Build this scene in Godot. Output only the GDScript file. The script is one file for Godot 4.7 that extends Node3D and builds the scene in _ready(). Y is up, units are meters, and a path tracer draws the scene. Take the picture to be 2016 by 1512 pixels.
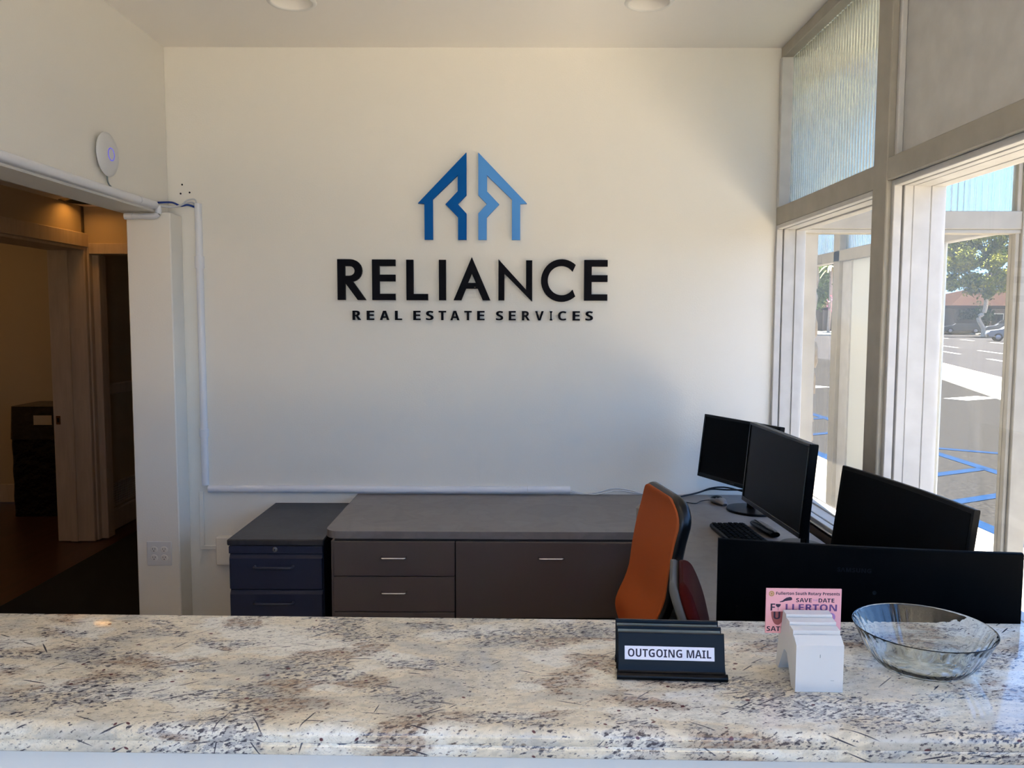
extends Node3D
# Reception room: granite counter in front, desks and monitors behind it, a lettered wall, a window wall on the right.
# Axes: x to the right, y up, the room runs away from the camera along -z. Units are metres.

var XF := Transform3D()          # applied to every vertex that the shape helpers add
var names := {}
var M := {}

# ------------------------------------------------------------------ shape helpers
func mb() -> SurfaceTool:
	var st := SurfaceTool.new()
	st.begin(Mesh.PRIMITIVE_TRIANGLES)
	return st

func tri(st: SurfaceTool, p: Array, n: Array, uv: Array = []) -> void:
	var m: Vector3 = n[0] + n[1] + n[2]
	var order := [0, 1, 2]
	if (p[1] - p[0]).cross(p[2] - p[0]).dot(m) > 0.0:
		order = [0, 2, 1]
	for k in order:
		if uv.size():
			st.set_uv(uv[k])
		st.set_normal((XF.basis * n[k]).normalized())
		st.add_vertex(XF * p[k])

func quad(st: SurfaceTool, a: Vector3, b: Vector3, c: Vector3, d: Vector3, n := Vector3.ZERO) -> void:
	if n == Vector3.ZERO:
		n = (b - a).cross(c - a).normalized()
	tri(st, [a, b, c], [n, n, n])
	tri(st, [a, c, d], [n, n, n])

func bx(st: SurfaceTool, c: Vector3, s: Vector3, r := 0.003) -> void:   # a box with chamfered edges
	var h := s / 2.0
	r = minf(r, minf(h.x, minf(h.y, h.z)) * 0.9)
	for axis in 3:
		var u := (axis + 1) % 3
		var v := (axis + 2) % 3
		for sg in [-1.0, 1.0]:
			var n := Vector3.ZERO
			n[axis] = sg
			var q := []
			for k in [[-1, -1], [1, -1], [1, 1], [-1, 1]]:
				var p := Vector3.ZERO
				p[axis] = sg * h[axis]
				p[u] = k[0] * (h[u] - r)
				p[v] = k[1] * (h[v] - r)
				q.append(c + p)
			quad(st, q[0], q[1], q[2], q[3], n)
		for su in [-1.0, 1.0]:
			for sv in [-1.0, 1.0]:
				var n2 := Vector3.ZERO
				n2[u] = su
				n2[v] = sv
				var e := []
				for t in [-1.0, 1.0]:
					var a := Vector3.ZERO
					a[axis] = t * (h[axis] - r)
					a[u] = su * h[u]
					a[v] = sv * (h[v] - r)
					var b := a
					b[u] = su * (h[u] - r)
					b[v] = sv * h[v]
					e.append(c + a)
					e.append(c + b)
				quad(st, e[0], e[1], e[3], e[2], n2.normalized())
	for sx in [-1.0, 1.0]:
		for sy in [-1.0, 1.0]:
			for sz in [-1.0, 1.0]:
				var sv3 := Vector3(sx, sy, sz)
				var a3 := c + sv3 * Vector3(h.x, h.y - r, h.z - r)
				var b3 := c + sv3 * Vector3(h.x - r, h.y, h.z - r)
				var c3 := c + sv3 * Vector3(h.x - r, h.y - r, h.z)
				var nn: Vector3 = sv3.normalized()
				tri(st, [a3, b3, c3], [nn, nn, nn])

func span(st: SurfaceTool, x0: float, x1: float, y0: float, y1: float, z0: float, z1: float, r := 0.003) -> void:
	bx(st, Vector3(x0 + x1, y0 + y1, z0 + z1) / 2.0, Vector3(absf(x1 - x0), absf(y1 - y0), absf(z1 - z0)), r)

func area2(p: PackedVector2Array) -> float:
	var s := 0.0
	for i in p.size():
		var q := p[(i + 1) % p.size()]
		s += p[i].x * q.y - q.x * p[i].y
	return s / 2.0

func keyhole(outer: PackedVector2Array, hole: PackedVector2Array) -> PackedVector2Array:   # joins a hole to its outline by a cut of no width
	if area2(outer) < 0.0: outer.reverse()
	if area2(hole) > 0.0: hole.reverse()
	var bi := 0
	var bj := 0
	var best := 1e9
	for i in outer.size():
		for j in hole.size():
			var d := outer[i].distance_squared_to(hole[j])
			if d < best:
				best = d
				bi = i
				bj = j
	var out := PackedVector2Array()
	for i in bi + 1: out.append(outer[i])
	for j in hole.size() + 1: out.append(hole[(bj + j) % hole.size()])
	for i in range(bi, outer.size()): out.append(outer[i])
	return out

func extrude(st: SurfaceTool, poly: PackedVector2Array, z0: float, z1: float, rims: Array = []) -> void:   # a flat shape in x-y given thickness along z
	if area2(poly) < 0.0: poly.reverse()
	var t := Geometry2D.triangulate_polygon(poly)
	for k in range(0, t.size(), 3):
		for z in [z0, z1]:
			var n := Vector3(0, 0, 1) if z == maxf(z0, z1) else Vector3(0, 0, -1)
			var p := []
			for q in 3:
				p.append(Vector3(poly[t[k + q]].x, poly[t[k + q]].y, z))
			tri(st, p, [n, n, n])
	for ring in (rims if rims.size() else [poly]):
		var r: PackedVector2Array = ring
		var flip := 1.0 if area2(r) > 0.0 else -1.0
		var hole: bool = ring != poly and rims.size() > 1 and ring != rims[0]
		for i in r.size():
			var a := r[i]
			var b := r[(i + 1) % r.size()]
			var d := (b - a)
			if d.length() < 1e-7: continue
			var n3 := Vector3(d.y, -d.x, 0).normalized() * flip * (-1.0 if hole else 1.0)
			quad(st, Vector3(a.x, a.y, z0), Vector3(b.x, b.y, z0), Vector3(b.x, b.y, z1), Vector3(a.x, a.y, z1), n3)

func lathe(st: SurfaceTool, prof: Array, seg := 32, squash := Vector2(1, 1)) -> void:   # profile of (radius, height), outside on the right while going up
	var nn := []
	for i in prof.size():
		var a: Vector2 = prof[maxi(i - 1, 0)]
		var b: Vector2 = prof[mini(i + 1, prof.size() - 1)]
		var d := (b - a).normalized()
		nn.append(Vector2(d.y, -d.x))
	for i in prof.size() - 1:
		for k in seg:
			var p := []
			var n := []
			for w in [[i, k], [i + 1, k], [i + 1, k + 1], [i, k + 1]]:
				var an: float = TAU * w[1] / seg
				var q: Vector2 = prof[w[0]]
				var m: Vector2 = nn[w[0]]
				p.append(Vector3(q.x * cos(an) * squash.x, q.y, q.x * sin(an) * squash.y))
				n.append(Vector3(m.x * cos(an), m.y, m.x * sin(an)))
			if prof[i].x > 1e-6 or prof[i + 1].x > 1e-6:
				tri(st, [p[0], p[1], p[2]], [n[0], n[1], n[2]])
				tri(st, [p[0], p[2], p[3]], [n[0], n[2], n[3]])

func tube(st: SurfaceTool, pts: Array, r: float, seg := 10, smooth := true) -> void:
	var path := pts
	if smooth and pts.size() > 2:
		path = []
		for i in pts.size() - 1:
			var p0: Vector3 = pts[maxi(i - 1, 0)]
			var p3: Vector3 = pts[mini(i + 2, pts.size() - 1)]
			for k in 5:
				path.append((pts[i] as Vector3).cubic_interpolate(pts[i + 1], p0, p3, k / 5.0))
		path.append(pts[-1])
	var rings := []
	for i in path.size():
		var d: Vector3 = ((path[mini(i + 1, path.size() - 1)] as Vector3) - path[maxi(i - 1, 0)]).normalized()
		var up := Vector3.UP if absf(d.y) < 0.9 else Vector3.RIGHT
		var sx := d.cross(up).normalized()
		var sy := sx.cross(d).normalized()
		var ring := []
		for k in seg:
			ring.append(sx * cos(TAU * k / seg) + sy * sin(TAU * k / seg))
		rings.append(ring)
	for i in path.size() - 1:
		for k in seg:
			var k2 := (k + 1) % seg
			var n := [rings[i][k], rings[i][k2], rings[i + 1][k2], rings[i + 1][k]]
			var p := [path[i] + n[0] * r, path[i] + n[1] * r, path[i + 1] + n[2] * r, path[i + 1] + n[3] * r]
			tri(st, [p[0], p[1], p[2]], [n[0], n[1], n[2]])
			tri(st, [p[0], p[2], p[3]], [n[0], n[2], n[3]])
	for e in [0, path.size() - 1]:
		var o: Vector3 = path[e]
		var dn: Vector3 = (o - path[1 if e == 0 else e - 1]).normalized()
		for k in seg:
			tri(st, [o, o + rings[e][k] * r, o + rings[e][(k + 1) % seg] * r], [dn, dn, dn])

func loft(st: SurfaceTool, rows: Array, cap := true) -> void:   # closed rings of points joined into one smooth skin
	var nr := rows.size()
	var nc: int = rows[0].size()
	var mid := Vector3.ZERO
	var nrm := []
	for i in nr:
		var row := []
		var c := Vector3.ZERO
		for p in rows[i]: c += p / float(nc)
		for k in nc:
			var du: Vector3 = rows[i][(k + 1) % nc] - rows[i][(k + nc - 1) % nc]
			var dv: Vector3 = rows[mini(i + 1, nr - 1)][k] - rows[maxi(i - 1, 0)][k]
			var n := du.cross(dv).normalized()
			if n.dot(rows[i][k] - c) < 0.0: n = -n
			row.append(n)
		nrm.append(row)
	for i in nr - 1:
		for k in nc:
			var k2 := (k + 1) % nc
			tri(st, [rows[i][k], rows[i][k2], rows[i + 1][k2]], [nrm[i][k], nrm[i][k2], nrm[i + 1][k2]])
			tri(st, [rows[i][k], rows[i + 1][k2], rows[i + 1][k]], [nrm[i][k], nrm[i + 1][k2], nrm[i + 1][k]])
	if cap:
		for e in [0, nr - 1]:
			var c2 := Vector3.ZERO
			for p in rows[e]: c2 += p / float(nc)
			var other := Vector3.ZERO
			for p in rows[1 if e == 0 else nr - 2]: other += p / float(nc)
			var dn := (c2 - other).normalized()
			for k in nc:
				tri(st, [c2, rows[e][k], rows[e][(k + 1) % nc]], [dn, dn, dn])

func rr(w: float, h: float, r: float, n := 5) -> PackedVector2Array:   # rounded rectangle about the origin
	var out := PackedVector2Array()
	for c in [[1, 1, 0], [-1, 1, 90], [-1, -1, 180], [1, -1, 270]]:
		for k in n + 1:
			var a := deg_to_rad(c[2] + 90.0 * k / n)
			out.append(Vector2(c[0] * (w / 2 - r) + r * cos(a), c[1] * (h / 2 - r) + r * sin(a)))
	return out

func v2(a: Array) -> PackedVector2Array:
	var out := PackedVector2Array()
	for k in range(0, a.size(), 2): out.append(Vector2(a[k], a[k + 1]))
	return out

# ------------------------------------------------------------------ naming helpers
func numbered(s: String) -> String:
	names[s] = names.get(s, -1) + 1
	return s if names[s] == 0 else "%s_%03d" % [s, names[s]]

func tag(o: Node, label: String, category: String, group := "", kind := "") -> Node:
	if label: o.set_meta("label", label)
	if category: o.set_meta("category", category)
	if group: o.set_meta("group", group)
	if kind: o.set_meta("kind", kind)
	return o

func obj(called: String, st: SurfaceTool, m: Material, parent: Node = null) -> MeshInstance3D:
	var o := MeshInstance3D.new()
	o.mesh = st.commit()
	o.material_override = m
	o.cast_shadow = GeometryInstance3D.SHADOW_CASTING_SETTING_ON
	if parent:
		o.name = called
		parent.add_child(o, true)
	else:
		o.name = numbered(called)
		add_child(o)
	return o

func thing(called: String, label: String, category: String, at := Vector3.ZERO, turn := 0.0, group := "") -> Node3D:
	var o := Node3D.new()
	o.name = numbered(called)
	add_child(o)
	o.position = at
	o.rotation.y = deg_to_rad(turn)
	tag(o, label, category, group)
	return o

func struct(called: String, label: String, category: String, st: SurfaceTool = null, m: Material = null) -> Node3D:
	var o: Node3D
	if st:
		o = obj(called, st, m)
	else:
		o = thing(called, label, category)
	tag(o, label, category, "", "structure")
	return o

func text(called: String, s: String, m: Material, parent: Node, at: Vector3, w: float, h: float, depth: float, bold := true, turn := Basis()) -> MeshInstance3D:
	var t := TextMesh.new()
	var f := SystemFont.new()
	f.font_names = PackedStringArray(["Droid Sans"])
	f.font_weight = 700 if bold else 400
	t.font = f
	t.text = s
	t.font_size = 64
	t.pixel_size = 0.01
	t.depth = 0.1
	var o := MeshInstance3D.new()
	o.name = called
	o.mesh = t
	o.material_override = m
	parent.add_child(o, true)
	var a := t.get_aabb()
	var sc := Vector3(w / a.size.x, h / a.size.y, depth / 0.1)
	o.transform = Transform3D(turn * Basis.from_scale(sc), at - turn * (sc * Vector3(a.get_center().x, a.get_center().y, -0.05)))
	return o

# ------------------------------------------------------------------ materials
func sm(c: Color, rough := 0.6, metal := 0.0, spec := 0.5) -> StandardMaterial3D:
	var m := StandardMaterial3D.new()
	m.albedo_color = c
	m.roughness = rough
	m.metallic = metal
	m.metallic_specular = spec
	return m

func noise_tex(freq: float, size := 512, octaves := 4, ramp: Array = [], type := FastNoiseLite.TYPE_SIMPLEX_SMOOTH, sd := 1) -> ImageTexture:
	var n := FastNoiseLite.new()
	n.noise_type = type
	n.frequency = freq
	n.fractal_octaves = octaves
	n.seed = sd
	var im := n.get_seamless_image(size, size)
	im.convert(Image.FORMAT_RGB8)
	if ramp.size():
		var d := im.get_data()
		var lo: Color = ramp[0]
		var hi: Color = ramp[1]
		for k in range(0, d.size(), 3):
			var c := lo.lerp(hi, d[k] / 255.0)
			d[k] = c.r8
			d[k + 1] = c.g8
			d[k + 2] = c.b8
		im = Image.create_from_data(size, size, false, Image.FORMAT_RGB8, d)
	return ImageTexture.create_from_image(im)

func with_tex(m: StandardMaterial3D, t: Texture2D, scale: float) -> StandardMaterial3D:
	m.albedo_texture = t
	m.uv1_triplanar = true
	m.uv1_scale = Vector3.ONE * scale
	return m

func with_bump(m: StandardMaterial3D, t: Texture2D, scale: float, cm: float) -> StandardMaterial3D:
	m.heightmap_enabled = true
	m.heightmap_texture = t
	m.heightmap_scale = cm
	m.uv1_triplanar = true
	m.uv1_scale = Vector3.ONE * scale
	return m

func pane_mat() -> StandardMaterial3D:
	var m := sm(Color(0.78, 0.86, 0.84, 0.006), 0.02, 0.0, 0.32)
	m.transparency = BaseMaterial3D.TRANSPARENCY_ALPHA
	return m

func solid_glass(c: Color, rough := 0.0) -> StandardMaterial3D:
	var m := sm(Color(c.r, c.g, c.b, 0.0), rough)
	m.refraction_enabled = true
	m.refraction_scale = 0.05
	return m

func materials() -> void:
	var grain := noise_tex(0.06, 256, 3, [], FastNoiseLite.TYPE_SIMPLEX_SMOOTH, 3)
	var fine := noise_tex(0.2, 256, 2, [], FastNoiseLite.TYPE_SIMPLEX_SMOOTH, 8)
	M.wall = with_bump(sm(Color(0.93, 0.908, 0.862), 0.62), grain, 6.0, 0.025)
	M.ceiling = sm(Color(0.95, 0.925, 0.89), 0.8)
	M.soffit = sm(Color(0.95, 0.93, 0.89), 0.8)
	M.trim = sm(Color(0.90, 0.885, 0.855), 0.4)
	M.timber = with_tex(sm(Color(1, 1, 1), 0.5), noise_tex(0.012, 512, 5, [Color(0.625, 0.595, 0.535), Color(0.68, 0.65, 0.59)], FastNoiseLite.TYPE_SIMPLEX_SMOOTH, 22), 1.3)  # one tone darker than the frame boards
	M.frame = with_tex(sm(Color(1, 1, 1), 0.45), noise_tex(0.012, 512, 5, [Color(0.765, 0.75, 0.725), Color(0.82, 0.805, 0.78)], FastNoiseLite.TYPE_SIMPLEX_SMOOTH, 21), 1.3)
	M.pvc = sm(Color(0.90, 0.90, 0.91), 0.3)
	M.white = sm(Color(0.86, 0.855, 0.845), 0.4)
	M.floor = with_tex(sm(Color.WHITE, 0.9), noise_tex(0.1, 256, 4, [Color(0.74, 0.715, 0.67), Color(0.80, 0.775, 0.73)]), 2.0)  # unseen floor, kept pale so it bounces light up into the room
	M.black = sm(Color(0.018, 0.019, 0.022), 0.35, 0.0, 0.25)
	M.black_matte = with_bump(sm(Color(0.016, 0.017, 0.019), 0.6, 0.0, 0.15), fine, 20.0, 0.02)
	M.navy = with_bump(sm(Color(0.115, 0.14, 0.225), 0.5), fine, 30.0, 0.015)
	M.navy_handle = sm(Color(0.16, 0.18, 0.24), 0.4)
	M.pedtop = with_tex(sm(Color.WHITE, 0.45), swirl(Color(0.10, 0.10, 0.108), Color(0.26, 0.26, 0.265), 31), 1.6)
	M.laminate = with_tex(sm(Color.WHITE, 0.42), swirl(Color(0.425, 0.395, 0.373), Color(0.54, 0.51, 0.49), 32), 1.1)
	M.laminate_front = with_bump(sm(Color(0.345, 0.30, 0.275), 0.5, 0.0, 0.4), fine, 20.0, 0.02)
	M.gap = sm(Color(0.02, 0.02, 0.02), 0.9)
	M.chrome = sm(Color(0.86, 0.85, 0.83), 0.18, 1.0)
	M.steel = sm(Color(0.5, 0.5, 0.52), 0.35, 1.0)
	M.orange = with_bump(sm(Color(0.72, 0.355, 0.17), 0.65, 0.0, 0.3), fine, 16.0, 0.05)
	M.leather_black = sm(Color(0.035, 0.035, 0.038), 0.28)
	M.leather_red = with_bump(sm(Color(0.25, 0.062, 0.052), 0.5, 0.0, 0.12), grain, 9.0, 0.08)
	M.grey_plastic = sm(Color(0.36, 0.35, 0.33), 0.45, 0.0, 0.3)
	M.screen = sm(Color(0.010, 0.011, 0.012), 0.28, 0.0, 0.15)
	M.bezel = sm(Color(0.018, 0.018, 0.02), 0.22, 0.0, 0.3)
	M.pane = pane_mat()
	M.rib = solid_glass(Color(0.93, 0.965, 0.945), 0.06)
	M.bowl = solid_glass(Color(0.975, 0.988, 0.982))
	M.sign_black = sm(Color(0.05, 0.043, 0.065), 0.55, 0.0, 0.2)
	M.sign_blue = sm(Color(0.0, 0.35, 0.65), 0.5, 0.0, 0.2)
	M.sign_sky = sm(Color(0.36, 0.62, 0.90), 0.5, 0.0, 0.2)
	M.acrylic = sm(Color(0.022, 0.023, 0.034), 0.22, 0.0, 0.3)
	M.smoke = sm(Color(0.50, 0.54, 0.53), 0.3)
	M.paper = sm(Color(0.90, 0.90, 0.95), 0.7)
	M.ink = sm(Color(0.09, 0.08, 0.20), 0.6)
	M.pink = sm(Color(0.93, 0.67, 0.69), 0.5)
	M.purple = sm(Color(0.42, 0.27, 0.48), 0.5)
	M.lilac = sm(Color(0.66, 0.49, 0.70), 0.5)
	M.plum = sm(Color(0.15, 0.09, 0.20), 0.5)
	M.rust = sm(Color(0.60, 0.33, 0.33), 0.5)
	M.gold = sm(Color(0.72, 0.57, 0.30), 0.5)
	M.cable_white = sm(Color(0.82, 0.82, 0.82), 0.5)
	M.cable_black = sm(Color(0.03, 0.03, 0.05), 0.5)
	M.tape = sm(Color(0.10, 0.23, 0.55), 0.6)
	M.hall_wall = sm(Color(0.74, 0.655, 0.52), 0.8)
	M.hall_trim = with_tex(sm(Color.WHITE, 0.5), streak(Color(0.74, 0.66, 0.56), Color(0.81, 0.73, 0.635), 41), 2.0)
	M.hall_wood = with_tex(sm(Color.WHITE, 0.35), streak(Color(0.20, 0.105, 0.075), Color(0.30, 0.165, 0.12), 42), 1.0)
	M.carpet = with_bump(sm(Color(0.045, 0.042, 0.045), 0.95), fine, 14.0, 0.3)
	M.wrap = with_bump(sm(Color(0.045, 0.042, 0.045), 0.2), noise_tex(0.015, 256, 4, [], FastNoiseLite.TYPE_SIMPLEX_SMOOTH, 77), 2.0, 1.2)
	M.wrap_top = with_bump(sm(Color(0.165, 0.145, 0.125), 0.25), noise_tex(0.02, 256, 4, [], FastNoiseLite.TYPE_SIMPLEX_SMOOTH, 78), 2.0, 1.0)
	M.brass = sm(Color(0.5, 0.36, 0.2), 0.35, 1.0)
	M.asphalt = with_tex(sm(Color.WHITE, 0.95, 0.0, 0.0), noise_tex(0.09, 512, 5, [Color(0.085, 0.085, 0.088), Color(0.165, 0.163, 0.16)], FastNoiseLite.TYPE_SIMPLEX_SMOOTH, 51), 0.42)
	M.road = with_tex(sm(Color.WHITE, 0.95, 0.0, 0.0), noise_tex(0.02, 256, 4, [Color(0.15, 0.15, 0.157), Color(0.168, 0.168, 0.175)], FastNoiseLite.TYPE_SIMPLEX_SMOOTH, 52), 0.05)
	M.concrete = with_tex(sm(Color.WHITE, 0.85), noise_tex(0.03, 512, 5, [Color(0.53, 0.505, 0.45), Color(0.60, 0.575, 0.52)], FastNoiseLite.TYPE_SIMPLEX_SMOOTH, 53), 0.35)
	M.line_blue = with_tex(sm(Color.WHITE, 0.8, 0.0, 0.0), noise_tex(0.05, 256, 4, [Color(0.05, 0.115, 0.205), Color(0.075, 0.15, 0.25)], FastNoiseLite.TYPE_SIMPLEX_SMOOTH, 54), 0.8)
	M.line_white = sm(Color(0.5, 0.5, 0.485), 0.7)
	M.roof = with_tex(sm(Color.WHITE, 0.95, 0.0, 0.0), noise_tex(0.03, 256, 3, [Color(0.13, 0.09, 0.075), Color(0.185, 0.135, 0.11)], FastNoiseLite.TYPE_SIMPLEX_SMOOTH, 55), 0.2)
	M.far_wall = sm(Color(0.34, 0.29, 0.26), 0.8)
	M.far_glass = sm(Color(0.10, 0.11, 0.13), 0.1)
	M.trunk = with_tex(sm(Color.WHITE, 0.9), noise_tex(0.05, 256, 3, [Color(0.48, 0.42, 0.36), Color(0.72, 0.66, 0.58)], FastNoiseLite.TYPE_SIMPLEX_SMOOTH, 56), 0.5)
	M.leaf = sm(Color.WHITE, 0.8, 0.0, 0.15)
	M.leaf.vertex_color_use_as_albedo = true
	M.leaf.backlight_enabled = true
	M.leaf.backlight = Color(0.35, 0.35, 0.2)
	M.grass = sm(Color(0.42, 0.47, 0.22), 0.9)
	M.stone = with_tex(sm(Color.WHITE, 0.9), noise_tex(0.03, 256, 4, [Color(0.52, 0.45, 0.37), Color(0.76, 0.67, 0.53)], FastNoiseLite.TYPE_SIMPLEX_SMOOTH, 57), 2.0)
	M.shade = sm(Color(0.92, 0.92, 0.89), 0.8)
	M.shade.backlight_enabled = true
	M.shade.backlight = Color(0.55, 0.55, 0.54)
	M.car_silver = sm(Color(0.36, 0.375, 0.40), 0.3, 0.3)
	M.car_dark = sm(Color(0.06, 0.075, 0.10), 0.2)
	M.car_grey = sm(Color(0.20, 0.215, 0.24), 0.2)
	M.tyre = sm(Color(0.03, 0.03, 0.03), 0.8)

func swirl(lo: Color, hi: Color, sd: int) -> ImageTexture:   # wiped dust: bent streaks of one tone over another
	var n := FastNoiseLite.new()
	n.noise_type = FastNoiseLite.TYPE_SIMPLEX_SMOOTH
	n.seed = sd
	n.frequency = 0.006
	n.fractal_octaves = 4
	n.domain_warp_enabled = true
	n.domain_warp_amplitude = 60.0
	n.domain_warp_frequency = 0.006
	var im := n.get_seamless_image(512, 512)
	im.convert(Image.FORMAT_RGB8)
	var d := im.get_data()
	for k in range(0, d.size(), 3):
		var t := d[k] / 255.0
		t = 0.35 + 0.4 * (t - 0.5) + 0.25 * absf(sin(t * 9.0))
		var c := lo.lerp(hi, clampf(t, 0, 1))
		d[k] = c.r8
		d[k + 1] = c.g8
		d[k + 2] = c.b8
	return ImageTexture.create_from_image(Image.create_from_data(512, 512, false, Image.FORMAT_RGB8, d))

func streak(lo: Color, hi: Color, sd: int) -> ImageTexture:   # grain that runs along v
	var n := FastNoiseLite.new()
	n.seed = sd
	n.frequency = 0.05
	n.fractal_octaves = 4
	var im := n.get_seamless_image(256, 256)
	im.convert(Image.FORMAT_RGB8)
	im = im.get_region(Rect2i(0, 0, 256, 24))
	im.resize(256, 512, Image.INTERPOLATE_CUBIC)
	var d := im.get_data()
	for k in range(0, d.size(), 3):
		var c := lo.lerp(hi, d[k] / 255.0)
		d[k] = c.r8
		d[k + 1] = c.g8
		d[k + 2] = c.b8
	return ImageTexture.create_from_image(Image.create_from_data(256, 512, false, Image.FORMAT_RGB8, d))

# ------------------------------------------------------------------ granite
func nz(w: int, h: int, freq: float, sd: int, oct: int, sx: int, sy: int, warp := 0.0, offx := 0.0, offy := 0.0) -> PackedByteArray:   # noise stretched by sx, sy
	var n := FastNoiseLite.new()
	n.noise_type = FastNoiseLite.TYPE_SIMPLEX_SMOOTH
	n.seed = sd
	n.frequency = freq
	n.fractal_octaves = oct
	n.offset = Vector3(offx / sx, offy / sy, 0)
	if warp > 0.0:
		n.domain_warp_enabled = true
		n.domain_warp_amplitude = warp
		n.domain_warp_frequency = freq * 0.7
		n.domain_warp_fractal_octaves = 3
	var im := n.get_image(w / sx, h / sy, false, false, false)
	im.convert(Image.FORMAT_L8)
	if sx > 1 or sy > 1:
		im.resize(w, h, Image.INTERPOLATE_CUBIC)
	return im.get_data()

func granite(which: int) -> ImageTexture:
	var W := 2048
	var H := 864
	var ox := which * float(W)
	var veil := nz(W, H, 0.008, 11, 4, 4, 2, 60.0, ox)     # broad clouds
	var band := nz(W, H, 0.011, 12, 3, 4, 2, 40.0, ox)    # where dark minerals gather
	var rust := nz(W, H, 0.011, 13, 3, 8, 3, 20.0, ox)     # where they turn brown
	var lean := W / 4                                       # the flecks lean: rows are read one down for every four across
	var oy := float(which * lean)
	var mid := nz(W, H + lean, 0.042, 14, 4, 2, 1, 14.0, ox, oy)
	var fl1 := nz(W, H + lean, 0.078, 15, 3, 2, 1, 9.0, ox, oy)
	var fl2 := nz(W, H + lean, 0.15, 16, 2, 2, 1, 5.0, ox, oy)
	var curl := nz(W, H, 0.045, 17, 2, 1, 1, 40.0, ox)     # wormy lines in the pale parts
	var d := PackedByteArray()
	d.resize(W * H * 3)
	var cream := Vector3(230, 216, 190)
	var pale := Vector3(237, 231, 216)
	var grey := Vector3(198, 192, 179)
	var brown := Vector3(140, 112, 92)
	var dark := Vector3(66, 62, 68)
	var slate := Vector3(120, 118, 122)
	for i in W * H:
		var j := i + ((i % W) / 4) * W
		var v := veil[i] / 255.0
		var c := cream.lerp(pale, clampf((v - 0.52) * 9.0, 0, 1))
		c = c.lerp(grey, clampf((0.45 - v) * 6.0, 0, 0.8))
		var b := band[i] / 255.0
		var m := mid[j] / 255.0
		var gather := clampf((b - 0.465) * 8.5, 0, 1)
		var cu := curl[i] / 255.0
		var worm := 1.0 - clampf(absf(cu - 0.5) * 22.0, 0, 1)
		c = c.lerp(Vector3(188, 174, 152), worm * 0.5 * (1.0 - gather))
		var r := clampf((rust[i] / 255.0 - 0.51) * 9.0, 0, 1)
		var blot := clampf((m - 0.585 + gather * 0.10) * 9.0, 0, 1) * (0.2 + 0.8 * gather)
		c = c.lerp(slate.lerp(brown, r), blot * 0.55)
		c = c.lerp(brown, r * gather * 0.30)
		c *= 1.0 + (m - 0.5) * 0.30
		var f := clampf((fl1[j] / 255.0 - 0.715 + gather * 0.115) * 10.0, 0, 1)
		c = c.lerp(dark.lerp(brown * 0.72, r * 0.6), f * 0.92)
		var f2 := clampf((fl2[j] / 255.0 - 0.75 + gather * 0.10) * 9.0, 0, 1)
		c = c.lerp(dark, f2 * 0.6)
		var k := i * 3
		d[k] = clampi(int(c.x), 0, 255)
		d[k + 1] = clampi(int(c.y), 0, 255)
		d[k + 2] = clampi(int(c.z), 0, 255)
	# single needles and garnets
	var g := RandomNumberGenerator.new()
	g.seed = 900 + which
	for q in 230:
		var p := Vector2(g.randf() * W, g.randf() * H)
		var needle := q < 150
		var an := g.randf_range(-0.9, 0.5) if g.randf() < 0.8 else g.randf() * PI
		var u := Vector2(cos(an), sin(an))
		var ln := g.randf_range(10, 48) if needle else g.randf_range(4, 8)
		var th := g.randf_range(1.2, 2.6) if needle else g.randf_range(3, 6)
		var col := Vector3(48, 46, 56) if needle else (Vector3(86, 46, 48) if q % 3 else Vector3(150, 134, 116))
		for y in range(int(p.y - ln - 3), int(p.y + ln + 3)):
			for x in range(int(p.x - ln - 3), int(p.x + ln + 3)):
				if x < 0 or y < 0 or x >= W or y >= H: continue
				var e := Vector2(x, y) - p
				var a := clampf((1.0 - Vector2(e.dot(u) / ln, e.dot(Vector2(-u.y, u.x)) / th).length()) * 3.0, 0, 0.9)
				if a > 0.0:
					var k := (y * W + x) * 3
					d[k] = int(lerpf(d[k], col.x, a))
					d[k + 1] = int(lerpf(d[k + 1], col.y, a))
					d[k + 2] = int(lerpf(d[k + 2], col.z, a))
	return ImageTexture.create_from_image(Image.create_from_data(W, H, false, Image.FORMAT_RGB8, d))

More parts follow.
